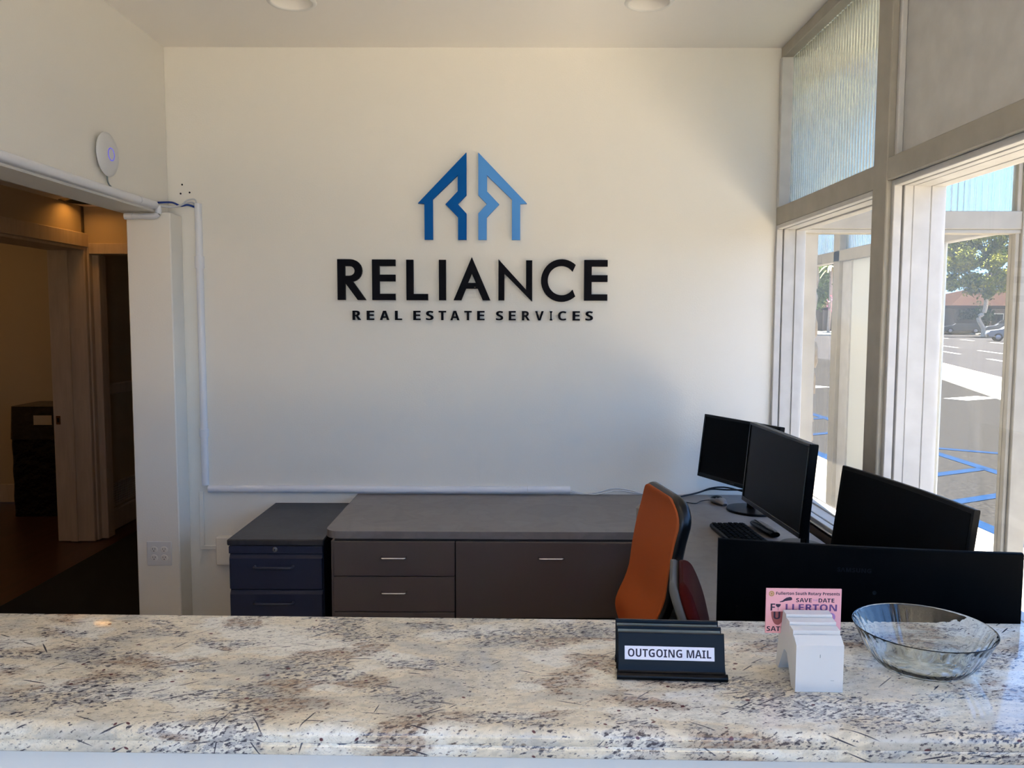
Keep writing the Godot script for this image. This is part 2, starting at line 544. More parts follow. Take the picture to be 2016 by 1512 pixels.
func slab(prof: Array, x0: float, x1: float, v0: float) -> ArrayMesh:   # a profile of (z, y) pulled along x; two halves, each with its own picture of stone
	var mesh := ArrayMesh.new()
	var xm := (x0 + x1) / 2.0
	var side := (x1 - x0) / 2.0
	for half in 2:
		var st := mb()
		var a := x0 if half == 0 else xm
		var b := xm if half == 0 else x1
		var run := v0
		for i in prof.size():
			var p: Vector2 = prof[i]
			var q: Vector2 = prof[(i + 1) % prof.size()]
			var dl := p.distance_to(q)
			var d := (q - p) / dl
			var n0 := Vector3(0, -d.x, d.y)
			var n1 := n0
			var pp: Vector2 = prof[(i + prof.size() - 1) % prof.size()]
			var qq: Vector2 = prof[(i + 2) % prof.size()]
			var dp := (p - pp).normalized()
			var dq := (qq - q).normalized()
			if dp.dot(d) > 0.75: n0 = Vector3(0, -(dp.x + d.x), dp.y + d.y).normalized()
			if dq.dot(d) > 0.75: n1 = Vector3(0, -(dq.x + d.x), dq.y + d.y).normalized()
			var A := Vector3(a, p.y, p.x)
			var B := Vector3(b, p.y, p.x)
			var C := Vector3(b, q.y, q.x)
			var D := Vector3(a, q.y, q.x)
			var ua := (a - x0) / side - half
			var ub := (b - x0) / side - half
			var va := run / 0.60
			var vb := (run + dl) / 0.60
			tri(st, [A, B, C], [n0, n0, n1], [Vector2(ua, va), Vector2(ub, va), Vector2(ub, vb)])
			tri(st, [A, C, D], [n0, n1, n1], [Vector2(ua, va), Vector2(ub, vb), Vector2(ua, vb)])
			run += dl
		var poly := PackedVector2Array()
		for p in prof: poly.append(p)
		var t := Geometry2D.triangulate_polygon(poly)
		var ex := x0 if half == 0 else x1
		var ne := Vector3(-1 if half == 0 else 1, 0, 0)
		for k in range(0, t.size(), 3):
			var P := []
			for q in 3: P.append(Vector3(ex, poly[t[k + q]].y, poly[t[k + q]].x))
			tri(st, P, [ne, ne, ne], [Vector2(0.1, 0.1), Vector2(0.2, 0.1), Vector2(0.1, 0.2)])
		st.commit(mesh)
	return mesh

# ------------------------------------------------------------------ the scene
func _ready() -> void:
	var cam := Camera3D.new()
	cam.name = "camera"
	add_child(cam)
	cam.position = Vector3(0, 1.56, 0)
	cam.rotation_degrees = Vector3(-4.45, 0.18, 0.16)
	cam.fov = rad_to_deg(2.0 * atan(756.0 / 1600.0))
	cam.near = 0.02
	cam.far = 600.0
	cam.current = true

	var we := WorldEnvironment.new()
	we.name = "world_environment"
	var env := Environment.new()
	env.background_mode = Environment.BG_SKY
	var skm := ProceduralSkyMaterial.new()
	skm.sky_top_color = Color(0.44, 0.64, 0.93)
	skm.sky_horizon_color = Color(0.60, 0.79, 0.98)
	skm.sky_curve = 0.12
	skm.ground_bottom_color = Color(0.45, 0.43, 0.40)
	skm.ground_horizon_color = Color(0.55, 0.54, 0.52)
	skm.sky_energy_multiplier = 0.70
	skm.sun_angle_max = 1.0
	var sky := Sky.new()
	sky.sky_material = skm
	env.sky = sky
	env.tonemap_mode = Environment.TONE_MAPPER_LINEAR
	env.tonemap_exposure = 7.8
	env.sdfgi_enabled = true
	env.ssao_enabled = true
	env.ssil_enabled = true
	we.environment = env
	add_child(we)

	var sun := DirectionalLight3D.new()
	sun.name = "sun"
	add_child(sun)
	sun.light_color = Color(1.0, 0.965, 0.91)
	sun.light_energy = 3.6
	sun.light_angular_distance = 0.55
	sun.shadow_enabled = true
	sun.look_at_from_position(Vector3(0.03, 0.906, -0.42), Vector3.ZERO)

	materials()
	room_shell()
	window_wall()
	porch()
	hallway()
	outdoors()
	countertop()
	wall_sign()
	desks()
	monitors()
	chairs()
	counter_things()
	wall_things()
	desk_things()

# ------------------------------------------------------------------ room
func room_shell() -> void:
	var st := mb()
	span(st, -1.79, 1.335, -0.05, 2.95, -4.0, -3.83, 0.0)
	var wb := struct("wall_back", "cream painted back wall carrying the blue and black lettering", "wall", st, M.wall)
	for p in [[-1.547, 2.186], [-1.555, 2.145], [-1.513, 2.150]]:
		var h := mb()
		XF = Transform3D(Basis(Vector3.RIGHT, PI / 2), Vector3(p[0], p[1], -3.8302))
		lathe(h, [Vector2(0.0001, 0.0015), Vector2(0.004, 0.0015), Vector2(0.0045, 0.0)], 10)
		XF = Transform3D()
		obj("screw_hole", h, M.gap, wb)

	st = mb()
	span(st, -1.785, -1.613, 2.042, 2.95, -3.83, -1.75, 0.004)
	struct("wall_left", "cream wall above the wide opening on the left", "wall", st, M.wall)
	st = mb()
	span(st, -1.785, -1.613, -0.05, 2.95, -1.75, 2.1, 0.004)
	struct("wall_left_front", "cream wall left of the counter, nearer than the opening", "wall", st, M.wall)
	st = mb()
	span(st, -1.752, -1.553, 0.0, 2.042, -3.83, -3.70, 0.004)
	struct("pilaster", "narrow cream wall end with a four socket outlet, right of the dark opening", "pilaster", st, M.wall)

	var rim := PackedVector2Array()
	var cg := CSGCombiner3D.new()
	cg.name = numbered("ceiling")
	var slab_box := CSGBox3D.new()
	slab_box.name = "ceiling_slab"
	slab_box.size = Vector3(3.3, 0.16, 6.2)
	slab_box.position = Vector3(-0.20, 2.887, -0.95)
	slab_box.material = M.ceiling
	cg.add_child(slab_box)
	for x in [-0.88, 0.524]:
		for z in [-3.295]:
			var cut := CSGCylinder3D.new()
			cut.name = "can_hole"
			cut.operation = CSGShape3D.OPERATION_SUBTRACTION
			cut.radius = 0.082
			cut.height = 0.26
			cut.sides = 40
			cut.position = Vector3(x, 2.83, z)
			cut.material = M.ceiling
			cg.add_child(cut, true)
	add_child(cg)
	tag(cg, "warm white flat ceiling with recessed lights", "ceiling", "", "structure")
	st = mb()
	span(st, -2.2, 1.5, 2.975, 3.05, -4.1, 2.3, 0.0)
	struct("roof", "flat roof over the office", "roof", st, M.ceiling)

	st = mb()
	span(st, -1.785, 1.40, -0.06, 0.0, -3.83, 2.1, 0.0)
	struct("floor", "unseen office floor behind the counter, made pale to bounce light", "floor", st, M.floor)

	# front of the room, behind the camera: a low wall, glass widened to let in more light, a head
	st = mb()
	span(st, -1.785, 1.40, 0.0, 0.12, 2.0, 2.15, 0.003)
	span(st, -1.785, 1.40, 2.76, 2.95, 2.0, 2.15, 0.003)
	span(st, -1.785, -1.57, 0.12, 2.76, 2.0, 2.15, 0.003)
	span(st, 1.30, 1.40, 0.12, 2.76, 2.0, 2.15, 0.003)
	struct("wall_front", "front wall around the shop window", "wall", st, M.wall)
	var w := struct("window_5", "unseen front window of the office, widened to let in more light", "window")
	st = mb()
	for x in [-1.545, -0.59, 0.335, 1.275]: span(st, x - 0.025, x + 0.025, 0.12, 2.76, 2.04, 2.1)
	span(st, -1.57, 1.30, 0.12, 0.17, 2.04, 2.1)
	span(st, -1.57, 1.30, 2.71, 2.76, 2.04, 2.1)
	obj("window_frame", st, M.frame, w)
	st = mb()
	span(st, -1.52, 1.25, 0.17, 2.71, 2.066, 2.072, 0.0005)
	obj("pane", st, M.pane, w)

	for x in [-0.88, 0.524]:
		for z in [-3.295]:
			var lab: String = "round recessed ceiling light with ribbed baffle, " + ("farther from the windows" if x < 0 else "nearer the windows")
			var c := thing("ceiling_light", lab, "ceiling light", Vector3(x, 2.807, z), 0.0, "recessed lights by the lettered wall")
			st = mb()
			lathe(st, [Vector2(0.0785, 0.0), Vector2(0.079, -0.004), Vector2(0.084, -0.006), Vector2(0.094, -0.004), Vector2(0.097, 0.0)], 48)
			obj("trim_ring", st, M.trim, c)
			st = mb()
			var pr := []
			for k in 13:
				pr.append(Vector2(0.0785 - 0.0014 * k, 0.006 * k - 0.001))
				pr.append(Vector2(0.0765 - 0.0014 * k, 0.006 * k + 0.004))
			lathe(st, pr, 48)
			obj("baffle", st, M.ceiling, c)
			st = mb()
			lathe(st, [Vector2(0.0, 0.032), Vector2(0.03, 0.034), Vector2(0.048, 0.044), Vector2(0.056, 0.06), Vector2(0.058, 0.076)], 32)
			obj("bulb", st, M.white, c)

func frame_ring(st: SurfaceTool, x0: float, x1: float, y0: float, y1: float, z0: float, z1: float, t: float, sides := 15) -> void:   # four boards lining an opening in the window wall
	if sides & 1: span(st, x0, x1, y0, y1, z0, z0 + t, 0.002)
	if sides & 2: span(st, x0, x1, y0, y1, z1 - t, z1, 0.002)
	if sides & 4: span(st, x0, x1, y1 - t, y1, z0 + t, z1 - t, 0.002)
	if sides & 8: span(st, x0, x1, y0, y0 + t, z0 + t, z1 - t, 0.002)

func ribbed(st: SurfaceTool, w: float, h: float, pitch: float, amp: float, t: float) -> void:   # a sheet of reeded glass in x-y, reeds upright, reeded face to +z
	var n := int(w / pitch * 10.0)
	for i in n:
		var xa := w * i / n - w / 2
		var xb := w * (i + 1) / n - w / 2
		var za := t / 2 + amp * absf(sin(PI * (xa + w / 2) / pitch))
		var zb := t / 2 + amp * absf(sin(PI * (xb + w / 2) / pitch))
		var sl := Vector3(-(zb - za), 0, xb - xa).normalized()
		quad(st, Vector3(xa, -h / 2, za), Vector3(xb, -h / 2, zb), Vector3(xb, h / 2, zb), Vector3(xa, h / 2, za), sl)
		quad(st, Vector3(xa, h / 2, za), Vector3(xb, h / 2, zb), Vector3(xb, h / 2, -t / 2), Vector3(xa, h / 2, -t / 2), Vector3.UP)
		quad(st, Vector3(xa, -h / 2, za), Vector3(xb, -h / 2, zb), Vector3(xb, -h / 2, -t / 2), Vector3(xa, -h / 2, -t / 2), Vector3.DOWN)
	quad(st, Vector3(-w / 2, -h / 2, -t / 2), Vector3(w / 2, -h / 2, -t / 2), Vector3(w / 2, h / 2, -t / 2), Vector3(-w / 2, h / 2, -t / 2), Vector3(0, 0, -1))
	for s in [-1.0, 1.0]:
		quad(st, Vector3(s * w / 2, -h / 2, -t / 2), Vector3(s * w / 2, -h / 2, t / 2), Vector3(s * w / 2, h / 2, t / 2), Vector3(s * w / 2, h / 2, -t / 2), Vector3(s, 0, 0))

func window_wall() -> void:
	var st := mb()
	span(st, 1.205, 1.40, -0.05, 0.75, -3.83, 2.0, 0.003)
	struct("wall_right", "low wall under the window sill on the right", "wall", st, M.far_wall)
	st = mb()
	span(st, 1.205, 1.38, 0.735, 0.752, -3.825, 2.0, 0.003)
	struct("trim_1", "pale window sill running behind the monitors", "sill", st, M.frame)

	# posts, transom and head of the window wall
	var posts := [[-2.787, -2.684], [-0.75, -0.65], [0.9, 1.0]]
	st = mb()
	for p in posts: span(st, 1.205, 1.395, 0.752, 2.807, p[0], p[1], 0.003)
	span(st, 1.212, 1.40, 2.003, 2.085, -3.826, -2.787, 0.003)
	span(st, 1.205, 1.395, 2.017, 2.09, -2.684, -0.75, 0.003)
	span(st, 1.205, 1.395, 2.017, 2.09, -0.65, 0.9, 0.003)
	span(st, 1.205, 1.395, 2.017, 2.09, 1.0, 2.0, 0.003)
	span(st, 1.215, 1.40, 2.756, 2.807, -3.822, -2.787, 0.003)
	struct("trim_2", "greige posts and transom of the window wall", "window post", st, M.timber)
	st = mb()
	span(st, 1.40, 1.46, 2.807, 2.95, -4.0, 2.15, 0.0)
	struct("trim_3", "beam over the window wall", "beam", st, M.frame)

	# reeded glass over the first bay
	var w := struct("window_1", "tall reeded glass pane above the transom on the right", "window")
	st = mb()
	XF = Transform3D(Basis(Vector3.UP, -PI / 2), Vector3(1.262, 2.42, -3.289))
	ribbed(st, 0.998, 0.668, 0.0258, 0.0035, 0.005)
	XF = Transform3D()
	obj("pane", st, M.rib, w)
	st = mb()
	span(st, 1.209, 1.29, 2.085, 2.756, -3.822, -3.79, 0.003)
	obj("stile", st, M.frame, w)
	# solid panels above the transom
	var pan := struct("wall_right_upper", "plain painted panel above the near window", "panel")
	var q0 := [-2.684, -0.75]
	st = mb()
	span(st, 1.245, 1.30, 2.09, 2.807, q0[0], q0[1], 0.002)
	obj("panel", st, M.frame, pan)
	st = mb()
	span(st, 1.225, 1.245, 2.09, 2.807, q0[0] + 0.001, q0[0] + 0.022, 0.004)
	obj("stop_bead", st, M.frame, pan)
	w = struct("window_9", "unseen clear transom panes added to let more light in above the counter windows", "window")  # out of view, put in to bring more daylight onto the left wall
	for q in [[-0.65, 0.9], [1.0, 2.0]]:
		st = mb()
		frame_ring(st, 1.245, 1.30, 2.09, 2.807, q[0], q[1], 0.03)
		obj("window_frame", st, M.frame, w)
		st = mb()
		span(st, 1.268, 1.273, 2.12, 2.777, q[0] + 0.03, q[1] - 0.03, 0.0005)
		obj("pane", st, M.pane, w)

	# first bay: frame boards and glass
	w = struct("window_2", "tall clear window in the far bay beside the lettered wall", "window")
	st = mb()
	frame_ring(st, 1.212, 1.240, 0.752, 2.003, -3.826, -2.787, 0.017)
	obj("inner_lining", st, M.frame, w)
	st = mb()
	frame_ring(st, 1.246, 1.30, 0.752, 2.003, -3.826, -2.787, 0.018)
	frame_ring(st, 1.30, 1.345, 0.752, 2.003, -3.826, -2.787, 0.024)
	obj("window_frame", st, M.frame, w)
	st = mb()
	span(st, 1.333, 1.338, 0.776, 1.979, -3.80, -2.811, 0.0005)
	obj("pane", st, M.pane, w)
	# nearer bays
	var k := 0
	for q in [[-2.684, -0.75], [-0.65, 0.9], [1.0, 2.0]]:
		w = struct("window_%d" % ([3, 4, 6][k]), ["wide clear window in the near bay right of the dark post", "clear window beside the counter end", "clear window by the front wall"][k], "window")
		st = mb()
		frame_ring(st, 1.222, 1.249, 0.752, 2.017, q[0], q[1], 0.019)
		obj("inner_lining", st, M.frame, w)
		st = mb()
		frame_ring(st, 1.256, 1.285, 0.752, 2.017, q[0], q[1], 0.0195)
		frame_ring(st, 1.285, 1.342, 0.752, 2.017, q[0], q[1], 0.0205)
		frame_ring(st, 1.342, 1.390, 0.752, 2.017, q[0], q[1], 0.022)
		obj("window_frame", st, M.frame, w)
		st = mb()
		span(st, 1.378, 1.383, 0.774, 1.995, q[0] + 0.021, q[1] - 0.021, 0.0005)
		obj("pane", st, M.pane, w)
		k += 1

# ------------------------------------------------------------------ covered porch and the glazed front next door
func porch() -> void:
	var st := mb()
	span(st, 1.46, 2.68, 2.83, 2.95, -7.6, -4.0, 0.0)
	span(st, 1.46, 2.28, 2.83, 2.95, -4.0, -2.9, 0.0)
	span(st, 1.46, 1.60, 2.83, 2.95, -2.9, 2.2, 0.0)
	struct("ceiling_porch", "cream soffit over the porch outside the windows", "ceiling", st, M.soffit)
	st = mb()
	span(st, 1.40, 2.50, -0.06, -0.01, -7.6, 2.6, 0.0)
	struct("floor_porch", "pale concrete porch floor outside the windows", "floor", st, M.concrete)

	# glazed end of the porch, square to the window wall
	var w := struct("window_7", "glazed screen outside, with reeded glass over a white bar", "window")
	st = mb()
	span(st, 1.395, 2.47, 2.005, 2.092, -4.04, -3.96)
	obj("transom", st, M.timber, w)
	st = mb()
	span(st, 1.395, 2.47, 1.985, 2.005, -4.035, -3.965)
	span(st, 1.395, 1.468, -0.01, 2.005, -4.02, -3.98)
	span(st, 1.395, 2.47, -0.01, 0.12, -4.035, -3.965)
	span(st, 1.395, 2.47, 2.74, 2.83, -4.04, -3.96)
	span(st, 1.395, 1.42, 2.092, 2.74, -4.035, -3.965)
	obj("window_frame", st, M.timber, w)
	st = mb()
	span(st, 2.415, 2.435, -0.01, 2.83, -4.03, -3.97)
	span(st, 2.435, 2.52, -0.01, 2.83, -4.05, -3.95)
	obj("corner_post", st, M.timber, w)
	st = mb()
	span(st, 1.468, 2.415, 0.12, 1.985, -4.003, -3.998, 0.0005)
	obj("pane", st, M.pane, w)
	st = mb()
	XF = Transform3D(Basis(), Vector3(1.918, 2.416, -4.0))
	ribbed(st, 0.995, 0.645, 0.029, 0.0035, 0.005)
	XF = Transform3D()
	obj("reeded_pane", st, M.rib, w)

	# glazed front beyond it, in line with the street
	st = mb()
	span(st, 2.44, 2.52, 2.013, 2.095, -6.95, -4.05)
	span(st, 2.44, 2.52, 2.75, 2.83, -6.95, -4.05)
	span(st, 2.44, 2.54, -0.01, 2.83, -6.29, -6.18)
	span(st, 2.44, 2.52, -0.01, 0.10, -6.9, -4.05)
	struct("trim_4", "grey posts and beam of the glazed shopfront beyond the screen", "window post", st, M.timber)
	w = struct("window_8", "glazed shopfront beyond the porch screen", "window")
	st = mb()
	span(st, 2.47, 2.51, 0.10, 2.013, -6.18, -6.03)
	obj("jamb", st, M.frame, w)
	st = mb()
	span(st, 2.485, 2.495, 0.10, 2.013, -6.03, -4.74, 0.002)
	obj("white_panel", st, M.shade, w)
	st = mb()
	span(st, 2.488, 2.493, 0.10, 2.013, -4.74, -4.05, 0.0005)
	obj("pane", st, M.pane, w)
	st = mb()
	span(st, 2.425, 2.43, 0.10, 2.013, -6.93, -6.29, 0.0005)
	obj("pane", st, M.pane, w)
	for q in [[-6.85, -6.29], [-6.18, -5.15], [-5.10, -4.05]]:
		st = mb()
		XF = Transform3D(Basis(Vector3.UP, -PI / 2), Vector3(2.49, 2.42, (q[0] + q[1]) / 2.0))
		ribbed(st, q[1] - q[0], 0.65, 0.03, 0.003, 0.005)
		XF = Transform3D()
		obj("reeded_pane", st, M.rib, w)
	st = mb()
	span(st, 2.44, 2.52, 2.095, 2.75, -5.15, -5.10)
	span(st, 2.42, 2.52, -0.01, 2.83, -7.5, -6.93)
	obj("white_post", st, M.shade, w)
	st = mb()
	span(st, 1.30, 2.52, -0.05, 2.95, -7.6, -7.5, 0.0)
	span(st, 1.20, 1.32, -0.05, 2.95, -7.6, -4.0, 0.0)
	struct("wall_porch", "pale wall at the far end of the glazed space next door", "wall", st, M.wall)

	# rubble column at its corner
	var g := RandomNumberGenerator.new()
	g.seed = 5
	var col := struct("column", "rough tan stone column seen through the far window", "column")
	var y := -0.01
	while y < 2.0:
		var hh := g.randf_range(0.13, 0.27)
		st = mb()
		var ring := []
		for lev in [0.0, 0.25, 0.75, 1.0]:
			var row := []
			var grow := 0.012 if lev > 0.1 and lev < 0.9 else 0.0
			for q in 12:
				var an := TAU * q / 12.0
				var s := Vector2(signf(cos(an)) * pow(absf(cos(an)), 0.4), signf(sin(an)) * pow(absf(sin(an)), 0.4))
				var j := g.randf_range(-0.012, 0.012)
				row.append(Vector3(2.435 + s.x * (0.065 + grow + j), y + 0.004 + (hh - 0.008) * lev, -6.83 + s.y * (0.085 + grow + j + 0.02 * sin(y * 7.0))))
			ring.append(row)
		loft(st, ring)
		obj("stone", st, M.stone, col)
		y += hh

# ------------------------------------------------------------------ dark hallway on the left
func hallway() -> void:
	var st := mb()
	span(st, -6.0, -2.80, -0.06, -0.004, -8.6, -1.2, 0.0)
	struct("floor_hall_wood", "dark reddish wood floor at the hall doorway", "floor", st, M.hall_wood)
	st = mb()
	span(st, -2.80, -1.785, -0.06, 0.0, -8.6, -1.2, 0.0)
	struct("floor_hall", "black carpet in the hall beyond the opening", "floor", st, M.carpet)
	st = mb()
	var lamp_at := Vector3(-2.83, 2.335, -5.42)
	span(st, -6.0, -1.785, 2.40, 2.50, -8.6, -1.2, 0.0)
	var lx := lamp_at.x
	var lz := lamp_at.z
	span(st, -2.97, lx - 0.11, 2.335, 2.40, -5.66, -1.2, 0.0)
	span(st, lx + 0.11, -1.785, 2.335, 2.40, -5.66, -1.2, 0.0)
	span(st, lx - 0.11, lx + 0.11, 2.335, 2.40, -5.66, lz - 0.11, 0.0)
	span(st, lx - 0.11, lx + 0.11, 2.335, 2.40, lz + 0.11, -1.2, 0.0)
	struct("ceiling_hall", "dim ceiling of the hall", "ceiling", st, M.ceiling)
	# walls: left side of the hall with a doorway, the end with another doorway, the room and passage beyond
	st = mb()
	span(st, -3.20, -2.97, 0.0, 2.41, -4.40, -1.2, 0.0)
	span(st, -3.20, -2.97, 2.055, 2.41, -5.62, -4.40, 0.0)
	span(st, -3.20, -3.0, 0.0, 2.41, -8.6, -5.66, 0.0)
	struct("wall_hall_left", "brown wall of the hall around the left doorway", "wall", st, M.hall_wall)
	st = mb()
	span(st, -2.97, -1.785, 2.01, 2.41, -5.78, -5.66, 0.0)
	span(st, -2.0, -1.785, 0.0, 2.01, -5.78, -5.66, 0.0)
	struct("wall_hall_end", "brown wall over the dark passage doorway", "wall", st, M.hall_wall)
	st = mb()
	span(st, -1.785, -1.68, -0.05, 2.5, -8.6, -3.99, 0.0)
	span(st, -3.20, -1.785, 0.0, 2.5, -8.7, -8.6, 0.0)
	span(st, -3.2, -1.785, -0.05, 2.5, -1.3, -1.2, 0.0)
	struct("wall_hall_right", "dark wall closing the hall and passage", "wall", st, M.hall_wall)
	st = mb()
	span(st, -6.0, -3.20, 0.0, 2.45, -6.98, -6.86, 0.0)
	span(st, -6.1, -6.0, 0.0, 2.45, -7.0, -3.2, 0.0)
	span(st, -6.0, -3.20, 0.0, 2.45, -3.3, -3.2, 0.0)
	struct("wall_far_room", "tan wall of the room seen through the left doorway", "wall", st, M.hall_wall)
	st = mb()
	span(st, -6.0, -3.20, 0.0, 0.155, -6.86, -6.84, 0.003)
	struct("baseboard_far_room", "tan baseboard in the far room beside the wrapped stack", "baseboard", st, M.hall_trim)

	# doorway on the left: jamb lining, casing, strike plate
	var d := struct("door_1", "brown painted doorway with grooved jamb on the hall's left", "doorway")
	st = mb()
	span(st, -3.215, -2.955, 0.0, 2.055, -5.665, -5.62, 0.004)
	span(st, -3.12, -3.07, 0.0, 2.04, -5.62, -5.608, 0.003)
	obj("far_jamb", st, M.hall_trim, d)
	st = mb()
	span(st, -3.215, -2.955, 2.035, 2.055, -5.62, -4.40, 0.003)
	obj("head_jamb", st, M.hall_trim, d)
	st = mb()
	span(st, -3.215, -2.955, 0.0, 2.055, -4.435, -4.40, 0.004)
	obj("near_jamb", st, M.trim, d)
	st = mb()
	span(st, -2.962, -2.943, 0.0, 2.13, -5.70, -5.655, 0.004)
	span(st, -2.97, -2.945, 2.055, 2.15, -5.70, -4.30, 0.004)
	obj("casing", st, M.hall_trim, d)
	st = mb()
	span(st, -3.195, -3.165, 0.83, 0.89, -5.6205, -5.616, 0.001)
	var plate := obj("strike_plate", st, M.brass, d)
	st = mb()
	span(st, -3.186, -3.174, 0.845, 0.875, -5.6165, -5.6150, 0.0003)
	obj("latch_hole", st, M.gap, plate)
	# doorway at the end
	d = struct("door_2", "dark passage doorway at the end of the hall", "doorway")
	st = mb()
	span(st, -2.965, -2.90, 0.0, 2.01, -5.80, -5.70, 0.004)
	span(st, -2.0, -1.96, 0.0, 2.01, -5.80, -5.655, 0.004)
	obj("jamb", st, M.hall_trim, d)
	st = mb()
	span(st, -2.94, -1.90, 2.01, 2.085, -5.67, -5.645, 0.004)
	obj("head_casing", st, M.hall_trim, d)
	# wainscot in the passage
	var ws := struct("trim_5", "brown panelled wainscot with a low grille in the dark passage", "wainscot")
	st = mb()
	span(st, -3.0, -2.985, 0.155, 1.01, -8.6, -5.8, 0.003)
	obj("panel", st, M.hall_wall, ws)
	st = mb()
	span(st, -3.0, -2.965, 1.01, 1.09, -8.6, -5.8, 0.006)
	obj("chair_rail", st, M.hall_trim, ws)
	st = mb()
	span(st, -3.0, -2.965, 0.0, 0.155, -8.6, -5.8, 0.006)
	obj("baseboard", st, M.hall_trim, ws)
	var gr := thing("vent_grille", "low brown floor level vent grille of square mesh in the dark passage", "vent", Vector3(-2.984, 0.265, -6.20))
	st = mb()
	span(st, -0.001, 0.012, 0.075, 0.09, -0.40, 0.40, 0.003)
	span(st, -0.001, 0.012, -0.09, -0.075, -0.40, 0.40, 0.003)
	span(st, -0.001, 0.012, -0.075, 0.075, -0.40, -0.385, 0.003)
	span(st, -0.001, 0.012, -0.075, 0.075, 0.385, 0.40, 0.003)
	obj("grille_frame", st, M.hall_trim, gr)
	st = mb()
	span(st, -0.003, 0.001, -0.075, 0.075, -0.385, 0.385, 0.001)
	obj("backing", st, M.gap, gr)
	st = mb()
	for k in 43: span(st, 0.001, 0.006, -0.075, 0.075, -0.378 + k * 0.018 - 0.002, -0.378 + k * 0.018 + 0.002, 0.0005)
	for k in 8: span(st, 0.001, 0.007, -0.063 + k * 0.018 - 0.002, -0.063 + k * 0.018 + 0.002, -0.385, 0.385, 0.0005)
	obj("mesh_bars", st, M.hall_trim, gr)

	# ceiling light whose glow shows in the polished stone
	var l := thing("ceiling_light", "small glowing warm downlight in the hall ceiling by the doorway", "ceiling light", lamp_at)
	st = mb()
	lathe(st, [Vector2(0.104, 0.06), Vector2(0.104, 0.0), Vector2(0.118, -0.003), Vector2(0.158, 0.0)], 32)
	obj("trim_ring", st, M.black, l)
	st = mb()
	lathe(st, [Vector2(0.0, 0.046), Vector2(0.076, 0.047), Vector2(0.076, 0.058)], 32)
	var glow := sm(Color(1.0, 0.75, 0.4), 0.5)
	glow.emission_enabled = true
	glow.emission = Color(1.0, 0.72, 0.36)
	glow.emission_energy_multiplier = 1.8
	obj("lamp_face", st, glow, l)
	var om := SpotLight3D.new()
	om.name = "lamp_light"
	om.light_color = Color(1.0, 0.80, 0.56)
	om.light_energy = 0.0003
	om.light_size = 0.08
	om.spot_angle = 80.0
	om.spot_range = 12.0
	om.shadow_enabled = true
	om.position = Vector3(0, -0.012, 0)
	om.rotation_degrees = Vector3(-90, 0, 0)
	l.add_child(om)

	var l2 := thing("ceiling_light", "round warm ceiling light of the room past the hall doorway", "ceiling light", Vector3(-4.9, 2.40, -5.2))
	st = mb()
	lathe(st, [Vector2(0.0, -0.05), Vector2(0.06, -0.047), Vector2(0.11, -0.03), Vector2(0.13, 0.0), Vector2(0.13, 0.01)], 28)
	obj("lamp_face", st, glow2(), l2)
	var om2 := OmniLight3D.new()
	om2.name = "lamp_light"
	om2.light_color = Color(1.0, 0.84, 0.62)
	om2.light_energy = 0.025
	om2.light_size = 0.1
	om2.omni_range = 12.0
	om2.shadow_enabled = true
	om2.position = Vector3(0, -0.18, 0)
	l2.add_child(om2)

	var l3 := thing("ceiling_light", "unseen warm ceiling light added to brighten the hall, nearer the front", "ceiling light", Vector3(-2.35, 2.325, -2.6))  # added fill lamp, out of view, lifts the dark hall and jamb
	st = mb()
	lathe(st, [Vector2(0.0, -0.05), Vector2(0.06, -0.047), Vector2(0.11, -0.03), Vector2(0.13, 0.0), Vector2(0.13, 0.01)], 28)
	obj("lamp_face", st, glow2(), l3)
	var om3 := OmniLight3D.new()
	om3.name = "lamp_light"
	om3.light_color = Color(1.0, 0.84, 0.64)
	om3.light_energy = 0.015
	om3.light_size = 0.1
	om3.omni_range = 12.0
	om3.shadow_enabled = true
	om3.position = Vector3(0, -0.18, 0)
	l3.add_child(om3)

	# stack wrapped in black film
	var s := thing("wrapped_stack", "stack of boxes wrapped in shiny black film with a paper label, in the far room", "stack", Vector3(-3.73, -0.004, -6.585), 3.0)
	st = mb()
	var rows := []
	for k in 24:
		var yy := k / 23.0
		var row := []
		for p in rr(0.515 - 0.006 * sin(yy * 19.0), 0.46, 0.03, 3): row.append(Vector3(p.x, 0.62 * yy, p.y))
		rows.append(row)
	loft(st, rows)
	obj("lower_block", st, M.wrap, s)
	st = mb()
	rows = []
	for k in 8:
		var yy := k / 7.0
		var row := []
		for p in rr(0.535 - 0.02 * yy, 0.475 - 0.02 * yy, 0.04, 3): row.append(Vector3(p.x, 0.62 + 0.26 * yy, p.y))
		rows.append(row)
	loft(st, rows)
	obj("top_block", st, M.wrap_top, s)
	st = mb()
	span(st, -0.07, 0.07, 0.735, 0.81, 0.234, 0.2365, 0.0005)
	obj("paper_label", st, M.hall_wall, s)

# ------------------------------------------------------------------ outside: parking lot, street, far side
func glow2() -> StandardMaterial3D:
	var m := sm(Color(1.0, 0.85, 0.6), 0.5)
	m.emission_enabled = true
	m.emission = Color(1.0, 0.70, 0.38)
	m.emission_energy_multiplier = 0.2
	return m

